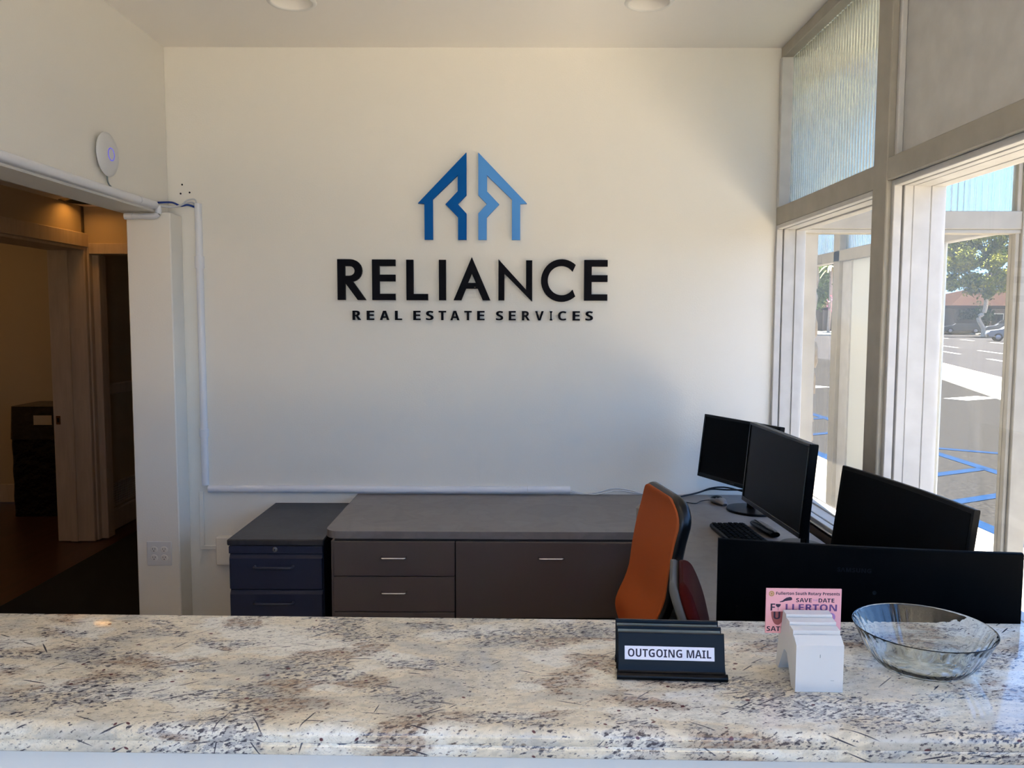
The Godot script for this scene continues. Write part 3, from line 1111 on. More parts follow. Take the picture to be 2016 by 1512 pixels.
func outdoors() -> void:
	var g := RandomNumberGenerator.new()
	g.seed = 77
	var st := mb()
	span(st, 3.67, 13.0, -0.08, -0.012, -400.0, 40.0, 0.0)
	var lot := struct("ground", "cracked grey asphalt parking lot with blue stall lines", "ground", st, M.asphalt)
	st = mb()
	span(st, 13.0, 300.0, -0.08, -0.012, -400.0, 40.0, 0.0)
	struct("road", "light grey street beyond the parking lot", "road", st, M.road)
	st = mb()
	span(st, 2.50, 3.54, -0.08, 0.0, -60.0, 30.0, 0.004)
	span(st, -30.0, 2.50, -0.08, 0.0, 2.2, 12.0, 0.004)
	var walk := struct("pavement", "sunlit cream concrete walkway along the shopfronts", "walkway", st, M.concrete)
	st = mb()
	span(st, 3.54, 3.68, -0.08, 0.002, -60.0, 30.0, 0.006)
	obj("painted_kerb", st, M.line_blue, walk)
	# blue stall lines
	for q in [[3.7, -6.93, 5.05, -7.63], [3.7, -7.95, 5.05, -8.65], [3.7, -9.5, 5.05, -10.2], [3.7, -11.0, 5.05, -11.75], [3.7, -12.5, 5.05, -13.2], [5.05, -7.6, 5.08, -15.5], [5.05, -7.63, 5.9, -6.9], [5.05, -10.2, 9.0, -7.4]]:
		st = mb()
		var a := Vector3(q[0], -0.009, q[1])
		var b := Vector3(q[2], -0.009, q[3])
		XF = Transform3D(Basis(Vector3.UP, atan2(b.x - a.x, b.z - a.z)), (a + b) / 2.0)
		bx(st, Vector3.ZERO, Vector3(0.13, 0.006, a.distance_to(b)), 0.001)
		XF = Transform3D()
		obj("stall_line", st, M.line_blue, lot)
	# pale patches and a median, lane marks
	st = mb()
	for q in [[8.9, -17.4, 10.0, -16.1], [6.2, -20.0, 7.6, -18.8]]:
		XF = Transform3D(Basis(Vector3.UP, 0.5), Vector3((q[0] + q[2]) / 2.0, -0.01, (q[1] + q[3]) / 2.0))
		bx(st, Vector3.ZERO, Vector3(absf(q[2] - q[0]), 0.004, 0.5), 0.001)
		XF = Transform3D()
	obj("worn_stripe", st, M.line_white, lot)
	st = mb()
	XF = Transform3D(Basis(Vector3.UP, -0.309), Vector3(12.6, -0.02, -22.3))
	bx(st, Vector3.ZERO, Vector3(1.7, 0.09, 24.0), 0.02)
	XF = Transform3D()
	struct("pavement_strip", "pale concrete strip between the parking lot and the street", "median", st, M.concrete)
	var marks := struct("road_markings", "white dashed lane lines on the street", "markings")
	for q in [[22.5, -42.2], [19.6, -32.6], [27.8, -52.2], [25.0, -42.8], [30.6, -61.8], [39.3, -70.8], [36.4, -61.2], [42.2, -80.4], [33.5, -51.6], [25.4, -51.8], [28.3, -61.4], [31.2, -71.0]]:
		st = mb()
		XF = Transform3D(Basis(Vector3.UP, -0.293), Vector3(q[0], -0.009, q[1]))
		bx(st, Vector3.ZERO, Vector3(0.2, 0.006, 4.6), 0.001)
		XF = Transform3D()
		obj("lane_line", st, M.line_white, marks)
	st = mb()
	XF = Transform3D(Basis(Vector3.UP, -0.273), Vector3(68.5, 0.0, -86.5))
	bx(st, Vector3.ZERO, Vector3(30.0, 0.34, 90.0), 0.04)
	XF = Transform3D()
	span(st, 33.0, 46.5, -0.1, 0.17, -125.0, -92.0, 0.04)
	XF = Transform3D()
	struct("pavement_far", "pale raised kerb and sidewalk across the street", "sidewalk", st, M.concrete)
	st = mb()
	XF = Transform3D(Basis(Vector3.UP, 0.0), Vector3(38.0, 0.185, -94.5))
	bx(st, Vector3.ZERO, Vector3(9.0, 0.03, 3.0), 0.01)
	XF = Transform3D()
	var gv := obj("grass_verge", st, M.grass)
	tag(gv, "strip of dry grass across the street, left of the post", "grass", "", "stuff")

	# low buildings across the street
	building(Vector3(73.0, 0.17, -112.0), 36.0, 12.0, 3.2, "low building with a brown hipped roof behind the street tree")
	building(Vector3(41.0, -0.015, -126.0), 14.0, 10.0, 3.4, "small brown roofed building behind the pink flowering tree")

	tree("street_tree", Vector3(50.4, 0.0, -88.0), 6.8, Vector3(7.4, 4.6, 5.0), 7.9, Color(0.18, 0.22, 0.05), Color(0.56, 0.54, 0.15), "large leafy street tree with a pale kinked trunk, across the street", 11, true)
	tree("street_tree", Vector3(38.0, 0.17, -106.0), 6.0, Vector3(3.6, 4.2, 3.4), 6.0, Color(0.20, 0.29, 0.09), Color(0.42, 0.50, 0.18), "green tree seen through the far window beside the palm", 12, false)
	tree("street_tree", Vector3(43.7, 0.17, -112.0), 9.0, Vector3(4.5, 6.0, 4.0), 9.5, Color(0.14, 0.19, 0.12), Color(0.30, 0.36, 0.22), "tall dark tree behind the palm", 13, false)
	tree("flowering_tree", Vector3(40.1, 0.17, -99.0), 2.6, Vector3(1.7, 1.5, 1.6), 3.7, Color(0.58, 0.30, 0.40), Color(0.80, 0.55, 0.63), "small pink flowering tree across the street", 14, false)
	tree("street_tree", Vector3(65.0, 0.17, -101.0), 2.6, Vector3(2.4, 1.7, 1.6), 2.4, Color(0.12, 0.17, 0.06), Color(0.28, 0.32, 0.10), "bush by the dark building front at the right", 15, false)
	tree("street_tree", Vector3(58.4, 0.17, -103.5), 2.4, Vector3(2.4, 1.6, 1.6), 2.2, Color(0.08, 0.12, 0.06), Color(0.16, 0.22, 0.09), "bush left of the street tree trunk", 16, false)
	palm(Vector3(39.6, 0.17, -103.0))

	car("car", Vector3(41.2, -0.012, -67.0), -25.0, M.car_silver, "silver car stopped at the right edge of the window view")
	car("car", Vector3(54.6, 0.17, -99.5), -24.0, M.car_dark, "dark car parked left of the street tree trunk")
	car("car", Vector3(58.6, 0.17, -97.5), -24.0, M.car_grey, "grey car parked right of the street tree trunk")

func building(at: Vector3, w: float, dp: float, h: float, label: String) -> void:
	var o := thing("building", label, "building", at, 7.0)
	var st := mb()
	span(st, -w / 2, w / 2, 0, h, -dp / 2, dp / 2, 0.02)
	obj("wall", st, M.far_wall, o)
	st = mb()
	var e := 1.6
	var a := [Vector3(-w / 2 - e, h - 0.1, dp / 2 + e), Vector3(w / 2 + e, h - 0.1, dp / 2 + e), Vector3(w / 2 + e, h - 0.1, -dp / 2 - e), Vector3(-w / 2 - e, h - 0.1, -dp / 2 - e)]
	var up := Vector3(0, 0.35, 0)
	var r0 := Vector3(-w / 2 + dp / 2, h + 2.6, 0)
	var r1 := Vector3(w / 2 - dp / 2, h + 2.6, 0)
	for k in 4: quad(st, a[k], a[(k + 1) % 4], a[(k + 1) % 4] + up, a[k] + up, [Vector3(0, 0, 1), Vector3(1, 0, 0), Vector3(0, 0, -1), Vector3(-1, 0, 0)][k])
	quad(st, a[0], a[1], a[2], a[3], Vector3.DOWN)
	var n0: Vector3 = (a[1] - a[0]).cross(r0 - a[0]).normalized()
	quad(st, a[0] + up, a[1] + up, r1, r0, n0)
	var n1: Vector3 = (a[3] - a[2]).cross(r1 - a[2]).normalized()
	quad(st, a[2] + up, a[3] + up, r0, r1, n1)
	for q in [[a[1], a[2], r1, Vector3(1, 1, 0)], [a[3], a[0], r0, Vector3(-1, 1, 0)]]:
		var n: Vector3 = q[3].normalized()
		tri(st, [q[0] + up, q[1] + up, q[2]], [n, n, n])
	obj("roof", st, M.roof, o)
	var k := 0
	var x := -w / 2 + 1.5
	while x < w / 2 - 2.5:
		st = mb()
		span(st, x, x + 1.9, 0.7, 2.5, dp / 2, dp / 2 + 0.05, 0.01)
		var f := obj("window", st, M.frame, o)
		st = mb()
		span(st, x + 0.1, x + 1.8, 0.8, 2.4, dp / 2 + 0.04, dp / 2 + 0.06, 0.005)
		obj("pane", st, M.far_glass, f)
		st = mb()
		span(st, x + 2.3, x + 2.55, 0.0, h - 0.1, dp / 2 + 1.2, dp / 2 + 1.45, 0.01)
		obj("post", st, M.far_wall, o)
		x += 3.4
		k += 1

func tree(called: String, at: Vector3, trunk_h: float, rad: Vector3, crown_y: float, dark: Color, light: Color, label: String, sd: int, kinked: bool) -> void:
	var g := RandomNumberGenerator.new()
	g.seed = sd
	var o := thing(called, label, "tree", at)
	var st := mb()
	var bend := [Vector3(0.1, -0.05, 0), Vector3(0.1, 0.9, 0), Vector3(-0.45, 2.0, 0), Vector3(0.25, 3.0, 0), Vector3(0.2, trunk_h, 0)] if kinked else [Vector3(0, -0.05, 0), Vector3(0.1, trunk_h * 0.5, 0), Vector3(0, trunk_h, 0)]
	tube(st, bend, 0.22 if kinked else 0.12, 10)
	if kinked:
		for q in [Vector3(1.6, 6.5, 0.5), Vector3(-1.5, 6.8, -0.3), Vector3(0.5, 8.0, 1.0)]:
			tube(st, [Vector3(0.2, 4.6, 0), Vector3(0.2, 4.6, 0).lerp(q, 0.5) + Vector3(0, 0.2, 0), q], 0.09, 8)
	obj("trunk", st, M.trunk, o)
	# a leaf: a folded blade
	st = mb()
	var s := 0.17
	var pts := [Vector3(0, 0, -s), Vector3(s * 0.6, 0.03, 0), Vector3(0, -0.02, s), Vector3(-s * 0.6, 0.03, 0)]
	tri(st, [pts[0], pts[1], pts[2]], [Vector3(-0.1, 1, 0), Vector3(-0.1, 1, 0), Vector3(-0.1, 1, 0)])
	tri(st, [pts[0], pts[2], pts[3]], [Vector3(0.1, 1, 0), Vector3(0.1, 1, 0), Vector3(0.1, 1, 0)])
	var mm := MultiMesh.new()
	mm.transform_format = MultiMesh.TRANSFORM_3D
	mm.use_colors = true
	mm.mesh = st.commit()
	var clumps := []
	for k in 80:
		var v := Vector3(g.randfn(), g.randfn(), g.randfn()).normalized() * pow(g.randf(), 0.36)
		clumps.append([v * rad * 0.82, g.randf_range(0.55, 1.1), g.randf()])
	var n := int(900.0 * rad.x * rad.y)
	n = mini(n, 30000)
	mm.instance_count = n
	for k in n:
		var c: Array = clumps[g.randi() % clumps.size()]
		var dv: Vector3 = Vector3(g.randfn(), g.randfn() * 0.75, g.randfn()) * 0.42 * float(c[1])
		var b := Basis.from_euler(Vector3(g.randf_range(-1.2, 1.2), g.randf() * TAU, g.randf_range(-1.2, 1.2))).scaled(Vector3.ONE * g.randf_range(0.7, 1.3))
		mm.set_instance_transform(k, Transform3D(b, Vector3(0, crown_y, 0) + c[0] + dv))
		mm.set_instance_color(k, dark.lerp(light, clampf(c[2] * 0.5 + g.randf() * 0.6, 0, 1)).srgb_to_linear())
	var mi := MultiMeshInstance3D.new()
	mi.name = "crown"
	mi.multimesh = mm
	mi.material_override = M.leaf
	mi.set_meta("kind", "stuff")
	o.add_child(mi)

func palm(at: Vector3) -> void:
	var o := thing("palm_tree", "palm with a shaggy pale trunk and drooping fronds, seen through the far window", "palm tree", at)
	var st := mb()
	tube(st, [Vector3(0, 0, 0), Vector3(0.15, 4.0, 0), Vector3(0.1, 8.2, 0)], 0.2, 10)
	obj("trunk", st, M.trunk, o)
	var g := RandomNumberGenerator.new()
	g.seed = 4
	var fm := sm(Color(0.50, 0.50, 0.26), 0.7)
	for k in 18:
		st = mb()
		var an := TAU * k / 18.0 + g.randf() * 0.3
		var lift := g.randf_range(-0.5, 1.2)
		var prev := Vector3(0.1, 8.2, 0)
		var dirv := Vector3(cos(an), 0, sin(an))
		var side := Vector3(-sin(an), 0, cos(an))
		for q in 5:
			var t := (q + 1) / 5.0
			var nx := Vector3(0.1, 8.2, 0) + dirv * 1.9 * t + Vector3(0, lift * t - 1.7 * t * t, 0)
			var wd := 0.32 * (1.0 - 0.7 * t)
			quad(st, prev - side * wd, prev + side * wd, nx + side * wd * 0.8, nx - side * wd * 0.8)
			quad(st, prev - side * wd + Vector3(0, -0.02, 0), nx - side * wd * 0.8 + Vector3(0, -0.02, 0), nx + side * wd * 0.8 + Vector3(0, -0.02, 0), prev + side * wd + Vector3(0, -0.02, 0))
			prev = nx
		obj("frond", st, fm, o)

func car(called: String, at: Vector3, turn: float, paint: Material, label: String) -> void:
	var o := thing(called, label, "car", at, turn, "")
	var body := v2([-2.15, 0.32, -2.2, 0.62, -2.1, 0.86, -1.15, 1.0, -0.45, 1.52, 0.1, 1.62, 1.35, 1.56, 1.95, 1.06, 2.15, 0.98, 2.2, 0.5, 2.1, 0.32])
	var st := mb()
	var rows := []
	for q in [[-0.86, 0.93], [-0.80, 0.985], [-0.6, 1.0], [0.6, 1.0], [0.80, 0.985], [0.86, 0.93]]:
		var row := []
		for p in body: row.append(Vector3(p.x * q[1], 0.95 + (p.y - 0.95) * q[1], q[0] * (0.84 if p.y > 1.3 else 1.0)))
		rows.append(row)
	loft(st, rows)
	obj("body", st, paint, o)
	for s in [-1.0, 1.0]:
		st = mb()
		var gl := v2([-0.95, 1.03, -0.38, 1.46, 0.1, 1.54, 1.3, 1.48, 1.7, 1.06])
		XF = Transform3D(Basis(Vector3.RIGHT, -s * 0.20), Vector3(0, 0, 0))
		extrude(st, gl, s * 1.02, s * 1.04)
		XF = Transform3D()
		obj("side_window", st, M.far_glass, o)
		for x in [-1.35, 1.35]:
			st = mb()
			XF = Transform3D(Basis(Vector3.RIGHT, PI / 2 * s), Vector3(x, 0.34, s * 0.74))
			lathe(st, [Vector2(0.0, 0.12), Vector2(0.2, 0.12), Vector2(0.3, 0.13), Vector2(0.34, 0.10), Vector2(0.34, -0.1), Vector2(0.0, -0.1)], 20)
			XF = Transform3D()
			var wh := obj("wheel", st, M.tyre, o)
			st = mb()
			XF = Transform3D(Basis(Vector3.RIGHT, PI / 2 * s), Vector3(x, 0.34, s * 0.74))
			lathe(st, [Vector2(0.0, 0.14), Vector2(0.18, 0.135), Vector2(0.2, 0.11)], 16)
			XF = Transform3D()
			obj("hub", st, M.steel, wh)

# ------------------------------------------------------------------ granite counter
func countertop() -> void:
	var at := Vector3(-0.2, 0.0, -1.27)
	var turn := -1.0
	var o := thing("granite_countertop", "polished cream granite countertop with dark flecks across the foreground", "countertop", at, turn)
	var h0 := granite(0)
	var h1 := granite(1)
	var gm := []
	for t in [h0, h1]:
		var m := sm(Color.WHITE, 0.06, 0.0, 0.5)
		m.albedo_texture = t
		m.texture_repeat = true
		gm.append(m)
	var prof := [Vector2(-0.492, 0.872), Vector2(-0.497, 0.877), Vector2(-0.497, 0.896), Vector2(-0.493, 0.900), Vector2(-0.017, 0.900)]
	for k in range(1, 8):
		var a := deg_to_rad(90.0 - 90.0 / 7.0 * k)
		prof.append(Vector2(-0.017 + 0.017 * cos(a), 0.884 + 0.016 * sin(a)))
	prof.append(Vector2(0.0, 0.8755))
	prof.append(Vector2(-0.001, 0.8735))
	var mi := MeshInstance3D.new()
	mi.name = "top_slab"
	mi.mesh = slab(prof, -1.41, 1.395, -0.03)
	mi.mesh.surface_set_material(0, gm[0])
	mi.mesh.surface_set_material(1, gm[1])
	o.add_child(mi)
	mi = MeshInstance3D.new()
	mi.name = "edge_strip"
	var pr2 := [Vector2(-0.09, 0.850), Vector2(-0.09, 0.8735), Vector2(-0.0015, 0.8735), Vector2(-0.0005, 0.8722), Vector2(-0.0008, 0.860)]
	for k in range(1, 5): pr2.append(Vector2(-0.0088 + 0.008 * cos(deg_to_rad(20.0 * k)), 0.858 - 0.008 * sin(deg_to_rad(22.5 * k))))
	mi.mesh = slab(pr2, -1.41, 1.395, 0.36)
	mi.mesh.surface_set_material(0, gm[0])
	mi.mesh.surface_set_material(1, gm[1])
	o.add_child(mi)

	var dk := mb()
	span(dk, -1.39, 1.38, 0.8495, 0.8718, -0.44, -0.092, 0.001)
	obj("deck", dk, M.laminate_front, o)
	var b := thing("reception_counter", "white painted counter front under the granite slab", "counter", at, turn)
	var st := mb()
	span(st, -1.40, 1.39, 0.0, 0.849, -0.44, -0.045, 0.003)
	obj("body", st, M.trim, b)
	st = mb()
	span(st, 0.46, 1.19, 0.60, 0.62, -1.97, -1.74, 0.003)
	tag(obj("counter_shelf", st, M.laminate_front), "grey brown shelf behind the counter that carries the wide monitor", "shelf")

# ------------------------------------------------------------------ lettering on the wall
func wall_sign() -> void:
	var at := Vector3(0, 1.9, -3.83)
	var o := thing("wall_emblem", "blue emblem of two facing half houses on the back wall above the lettering", "emblem", at)
	for s in [-1.0, 1.0]:
		var p := PackedVector2Array()
		var half := [0.0275, 0.431, 0.0275, 0.238, 0.067, 0.197, 0.0275, 0.154, 0.0275, 0.034, 0.066, 0.034, 0.066, 0.136, 0.124, 0.196, 0.0675, 0.255, 0.0675, 0.328, 0.183, 0.219, 0.183, 0.034, 0.2215, 0.034, 0.2215, 0.198, 0.252, 0.200]
		for k in range(0, half.size(), 2): p.append(Vector2(-0.1975 + s * half[k], half[k + 1]))
		var st := mb()
		extrude(st, p, 0.003, 0.025)
		var h := obj("half_house", st, M.sign_blue if s < 0 else M.sign_sky, o)
		h.set_meta("label", "darker blue left half" if s < 0 else "lighter blue right half")

	o = thing("wall_lettering", "large black raised word RELIANCE on the back wall", "lettering", at)
	var u := 0.00077
	var E := [0, 0, 0, 244, 140, 244, 140, 205, 44, 205, 44, 153, 140, 153, 140, 113, 44, 113, 44, 38, 140, 38, 140, 0]
	var R := [0, 0, 0, 245, 75, 245]
	for k in 13:
		var a := deg_to_rad(90.0 - 15.0 * k)
		R.append(80 + 69 * cos(a))
		R.append(177 + 68 * sin(a))
	R.append_array([94, 110, 172, 0, 122, 0, 46, 104, 46, 0])
	var Rh := [45, 204, 70, 204]
	for k in 11:
		var a := deg_to_rad(90.0 - 18.0 * k)
		Rh.append(72 + 33 * cos(a))
		Rh.append(175 + 29 * sin(a))
	Rh.append_array([45, 146])
	var C := []
	for k in 33:
		var a := deg_to_rad(47.0 + 265.0 * k / 32.0)
		C.append(4 + 124 * cos(a))
		C.append(120 + 128 * sin(a))
	for k in 33:
		var a := deg_to_rad(322.0 - 284.0 * k / 32.0)
		C.append(4 + 84 * cos(a))
		C.append(120 + 88 * sin(a))
	var glyphs := [
		["letter_r", 193, R, Rh], ["letter_e", 403, E, []], ["letter_l", 610, [0, 0, 0, 243, 42, 243, 42, 38, 130, 38, 130, 0], []], ["letter_i", 807, [0, 0, 0, 243, 42, 243, 42, 0], []],
		["letter_a", 896, [0, 0, 110, 260, 222, 0, 176, 0, 146, 70, 75, 70, 46, 0], [110, 160, 134, 105, 87, 105]], ["letter_n", 1167, [0, 0, 0, 247, 167, 65, 167, 241, 204, 241, 204, -7, 36, 162, 36, 0], []],
		["letter_c", 1545, C, []], ["letter_e", 1686, E, []]]
	for q in glyphs:
		var x0: float = -0.513 + (q[1] - 600) * u
		var outer := PackedVector2Array()
		for k in range(0, q[2].size(), 2): outer.append(Vector2(x0 + q[2][k] * u, -0.2455 + q[2][k + 1] * u))
		var st := mb()
		if q[3].size():
			var hole := PackedVector2Array()
			for k in range(0, q[3].size(), 2): hole.append(Vector2(x0 + q[3][k] * u, -0.2455 + q[3][k + 1] * u))
			var joined := keyhole(outer, hole)
			extrude(st, joined, 0.003, 0.024, [outer, hole])
		else:
			extrude(st, outer, 0.003, 0.024)
		obj(q[0], st, M.sign_black, o)

	o = thing("wall_lettering", "small black raised line REAL ESTATE SERVICES under the large word", "lettering", at)
	var small := "REALESTATESERVICES"
	var xs := [305, 388, 474, 559, 671, 749, 826, 902, 982, 1060, 1174, 1251, 1334, 1416, 1487, 1555, 1640, 1719]
	var ws := [50, 44, 56, 42, 43, 45, 45, 55, 45, 45, 44, 43, 48, 52, 15, 50, 44, 45]
	for k in small.length():
		text("letter_" + small[k].to_lower(), small[k], M.sign_black, o, Vector3(-0.513 + (xs[k] - 600) * u, -0.3165, 0.003), ws[k] * u, 0.0435, 0.014)

# ------------------------------------------------------------------ desks
func pull(st: SurfaceTool, c: Vector3, w: float, r: float, out: float) -> void:
	tube(st, [c + Vector3(-w / 2, 0, 0), c + Vector3(-w / 2, 0, out - r), c + Vector3(-w / 2 + r * 2, 0, out), c + Vector3(w / 2 - r * 2, 0, out), c + Vector3(w / 2, 0, out - r), c + Vector3(w / 2, 0, 0)], r, 8, false)

func desks() -> void:
	var o := thing("desk", "grey brown laminate corner desk with drawers under the lettering", "desk", Vector3(0.2, 0, -3.5))
	XF = Transform3D(Basis(), Vector3(-0.2, 0, 3.5))
	var base := XF
	var p := PackedVector2Array()
	p.append_array(v2([-0.746, 3.826, 1.160, 3.826, 1.160, 2.03, 0.516, 2.03, 0.516, 3.13]))
	for k in 7:
		var a := deg_to_rad(270.0 - 15.0 * k)
		p.append(Vector2(-0.686 + 0.06 * cos(a), 3.19 + 0.06 * sin(a)))
	var st := mb()
	XF = base * Transform3D(Basis(Vector3.RIGHT, -PI / 2), Vector3.ZERO)
	extrude(st, p, 0.706, 0.735)
	XF = base
	obj("desktop", st, M.laminate, o)
	st = mb()
	span(st, -0.705, 0.515, 0.07, 0.706, -3.80, -3.115, 0.002)
	span(st, -0.68, 0.515, 0.0, 0.07, -3.78, -3.17, 0.002)
	obj("cabinet_body", st, M.gap, o)
	st = mb()
	span(st, -0.712, -0.70, 0.0, 0.706, -3.80, -3.10, 0.002)
	obj("side_panel", st, M.laminate_front, o)
	for q in [[-0.702, -0.231, 0.567, 0.702], [-0.702, -0.231, 0.425, 0.5635], [-0.702, -0.231, 0.08, 0.4215], [-0.2265, 0.513, 0.40, 0.702], [-0.2265, 0.513, 0.08, 0.3965]]:
		st = mb()
		span(st, q[0], q[1], q[2], q[3], -3.115, -3.097, 0.0015)
		var d := obj("drawer", st, M.laminate_front, o)
		st = mb()
		pull(st, Vector3((q[0] + q[1]) / 2.0, q[3] - 0.058, -3.097), 0.096, 0.0035, 0.026)
		obj("handle", st, M.chrome, d)
	st = mb()
	span(st, 1.13, 1.15, 0.05, 0.706, -3.10, -2.08, 0.002)
	span(st, 1.05, 1.13, 0.0, 0.706, -2.14, -2.08, 0.003)
	obj("support_panel", st, M.laminate_front, o)
	XF = Transform3D()

	var c := thing("filing_cabinet", "dark navy metal pedestal cabinet with a dusty black top, left of the desk", "filing cabinet", Vector3(-0.945, 0, -3.4))
	XF = Transform3D(Basis(), Vector3(0.945, 0, 3.4))
	st = mb()
	span(st, -1.130, -0.757, 0.05, 0.669, -3.80, -3.165, 0.003)
	span(st, -1.11, -0.777, 0.0, 0.05, -3.78, -3.19, 0.003)
	obj("body", st, M.navy, c)
	st = mb()
	span(st, -1.136, -0.752, 0.670, 0.695, -3.805, -3.150, 0.004)
	obj("top", st, M.pedtop, c)
	st = mb()
	span(st, -1.130, -0.757, 0.638, 0.668, -3.166, -3.152, 0.002)
	var lb := obj("lock_bar", st, M.navy, c)
	st = mb()
	XF = Transform3D(Basis(Vector3.RIGHT, PI / 2), Vector3(0.945 - 0.946, 0.655, 3.4 - 3.153))
	lathe(st, [Vector2(0.0, 0.006), Vector2(0.008, 0.006), Vector2(0.0105, 0.003), Vector2(0.011, 0.0)], 20)
	XF = Transform3D(Basis(), Vector3(0.945, 0, 3.4))
	obj("lock", st, M.steel, lb)
	st = mb()
	span(st, -0.9472, -0.9448, 0.651, 0.659, -3.1475, -3.1464, 0.0003)
	obj("keyway", st, M.gap, lb)
	for q in [[0.494, 0.634], [0.350, 0.489], [0.06, 0.345]]:
		st = mb()
		span(st, -1.128, -0.759, q[0], q[1] - 0.012, -3.166, -3.150, 0.003)
		quad(st, Vector3(-1.127, q[1] - 0.013, -3.1505), Vector3(-0.760, q[1] - 0.013, -3.1505), Vector3(-0.760, q[1], -3.160), Vector3(-1.127, q[1], -3.160), Vector3(0, 0.6, 0.8))
		var d := obj("drawer", st, M.navy, c)
		st = mb()
		pull(st, Vector3(-0.950, q[1] - 0.047, -3.150), 0.15, 0.0055, 0.022)
		obj("handle", st, M.navy_handle, d)
	XF = Transform3D()

# ------------------------------------------------------------------ monitors
func monitor(label: String, at: Vector3, turn: float, w: float, h: float, bottom: float, tilt: float, sag: float, t: float, off: Vector2, base_r: Vector2, flip := false) -> Node3D:
	var o := thing("monitor", label, "monitor", at, turn)
	var T := Transform3D(Basis(Vector3.RIGHT, -deg_to_rad(tilt)), Vector3(off.x, bottom + h / 2, off.y))
	if flip: T = T * Transform3D(Basis(Vector3.UP, PI), Vector3.ZERO)
	var nx := 20
	var st := mb()
	XF = T
	var rows := []
	for i in nx + 1:
		var x := w * (i / float(nx) - 0.5)
		var row := []
		for q in rr(t, h, 0.004, 3): row.append(Vector3(x, q.y, q.x + sag * pow(2 * x / w, 2)))
		rows.append(row)
	loft(st, rows)
	obj("housing", st, M.black_matte if flip else M.black, o)
	st = mb()
	rows = []
	var b := 0.012
	for i in nx + 1:
		var x := (w - 2 * b) * (i / float(nx) - 0.5)
		var row := []
		for q in rr(0.002, h - 2 * b - 0.006, 0.0008, 2): row.append(Vector3(x, q.y + 0.003, q.x + t / 2 + sag * pow(2 * x / w, 2)))
		rows.append(row)
	loft(st, rows)
	obj("screen", st, M.screen, o)
	if sag == 0.0:
		st = mb()
		span(st, -w / 2, w / 2, h / 2 - 0.011, h / 2, t / 2 - 0.001, t / 2 + 0.004, 0.0015)
		span(st, -w / 2, w / 2, -h / 2, -h / 2 + 0.017, t / 2 - 0.001, t / 2 + 0.004, 0.0015)
		span(st, -w / 2, -w / 2 + 0.011, -h / 2 + 0.017, h / 2 - 0.011, t / 2 - 0.001, t / 2 + 0.004, 0.0015)
		span(st, w / 2 - 0.011, w / 2, -h / 2 + 0.017, h / 2 - 0.011, t / 2 - 0.001, t / 2 + 0.004, 0.0015)
		obj("bezel", st, M.bezel, o)
	if not flip:
		st = mb()
		bx(st, Vector3(0, -0.02, -t / 2 - 0.012), Vector3(w * 0.55, h * 0.55, 0.028), 0.01)
		obj("back_bulge", st, M.black, o)
	XF = Transform3D()
	st = mb()
	var back := -1.0 if not flip else 1.0
	span(st, -0.024, 0.024, 0.008, bottom + h * 0.42, -0.008, 0.008, 0.004)
	bx(st, Vector3(off.x / 2, bottom + h * 0.4, off.y / 2), Vector3(absf(off.x) + 0.05, 0.06, maxf(absf(off.y), 0.02)), 0.004)
	obj("stand", st, M.black, o)
	st = mb()
	lathe(st, [Vector2(0, 0), Vector2(base_r.x, 0.0), Vector2(base_r.x, 0.005), Vector2(base_r.x * 0.97, 0.010), Vector2(base_r.x * 0.3, 0.013), Vector2(0, 0.013)], 40, Vector2(1, base_r.y / base_r.x))
	obj("stand_base", st, M.black, o)
	return o

func monitors() -> void:
	var o := monitor("black monitor on a round stand, farthest back in the desk corner", Vector3(1.035, 0.735, -3.50), -67.0, 0.50, 0.285, 0.117, 7.0, 0.0, 0.022, Vector2(0, 0.075), Vector2(0.115, 0.10))
	text("logo", "acer", M.grey_plastic, o, Vector3(0.0, 0.128, 0.1055), 0.03, 0.006, 0.001, true)
	o = monitor("large black monitor beside the tall window, middle one of the desk row", Vector3(1.055, 0.735, -2.90), -87.6, 0.585, 0.312, 0.118, 5.0, 0.0, 0.026, Vector2(0, 0.11), Vector2(0.12, 0.085))
	text("logo", "acer", M.grey_plastic, o, Vector3(0.0, 0.126, 0.117), 0.03, 0.006, 0.001, true)
	monitor("curved black monitor leaning back in front of the near window", Vector3(1.12, 0.735, -2.24), -83.0, 0.61, 0.352, 0.02, 7.0, 0.022, 0.016, Vector2(-0.0, 0.04), Vector2(0.10, 0.07))
	o = monitor("wide black monitor seen from behind, at the counter's back edge", Vector3(0.8325, 0.62, -1.885), -10.2, 0.68, 0.345, 0.066, 0.0, 0.012, 0.018, Vector2(0, 0.0), Vector2(0.13, 0.08), true)
	text("logo", "SΛMSUNG", sm(Color(0.085, 0.088, 0.10), 0.5, 0.0, 0.2), o, Vector3(-0.028, 0.355, 0.0075), 0.076, 0.0105, 0.0022)
	for x in [-0.082, 0.018]:
		var st := mb()
		XF = Transform3D(Basis(Vector3.RIGHT, PI / 2), Vector3(x, 0.303, 0.0085))
		lathe(st, [Vector2(0.0, 0.0005), Vector2(0.0035, 0.0006), Vector2(0.0045, 0.0012), Vector2(0.0052, 0.0)], 14)
		XF = Transform3D()
		obj("mount_hole", st, M.gap, o)

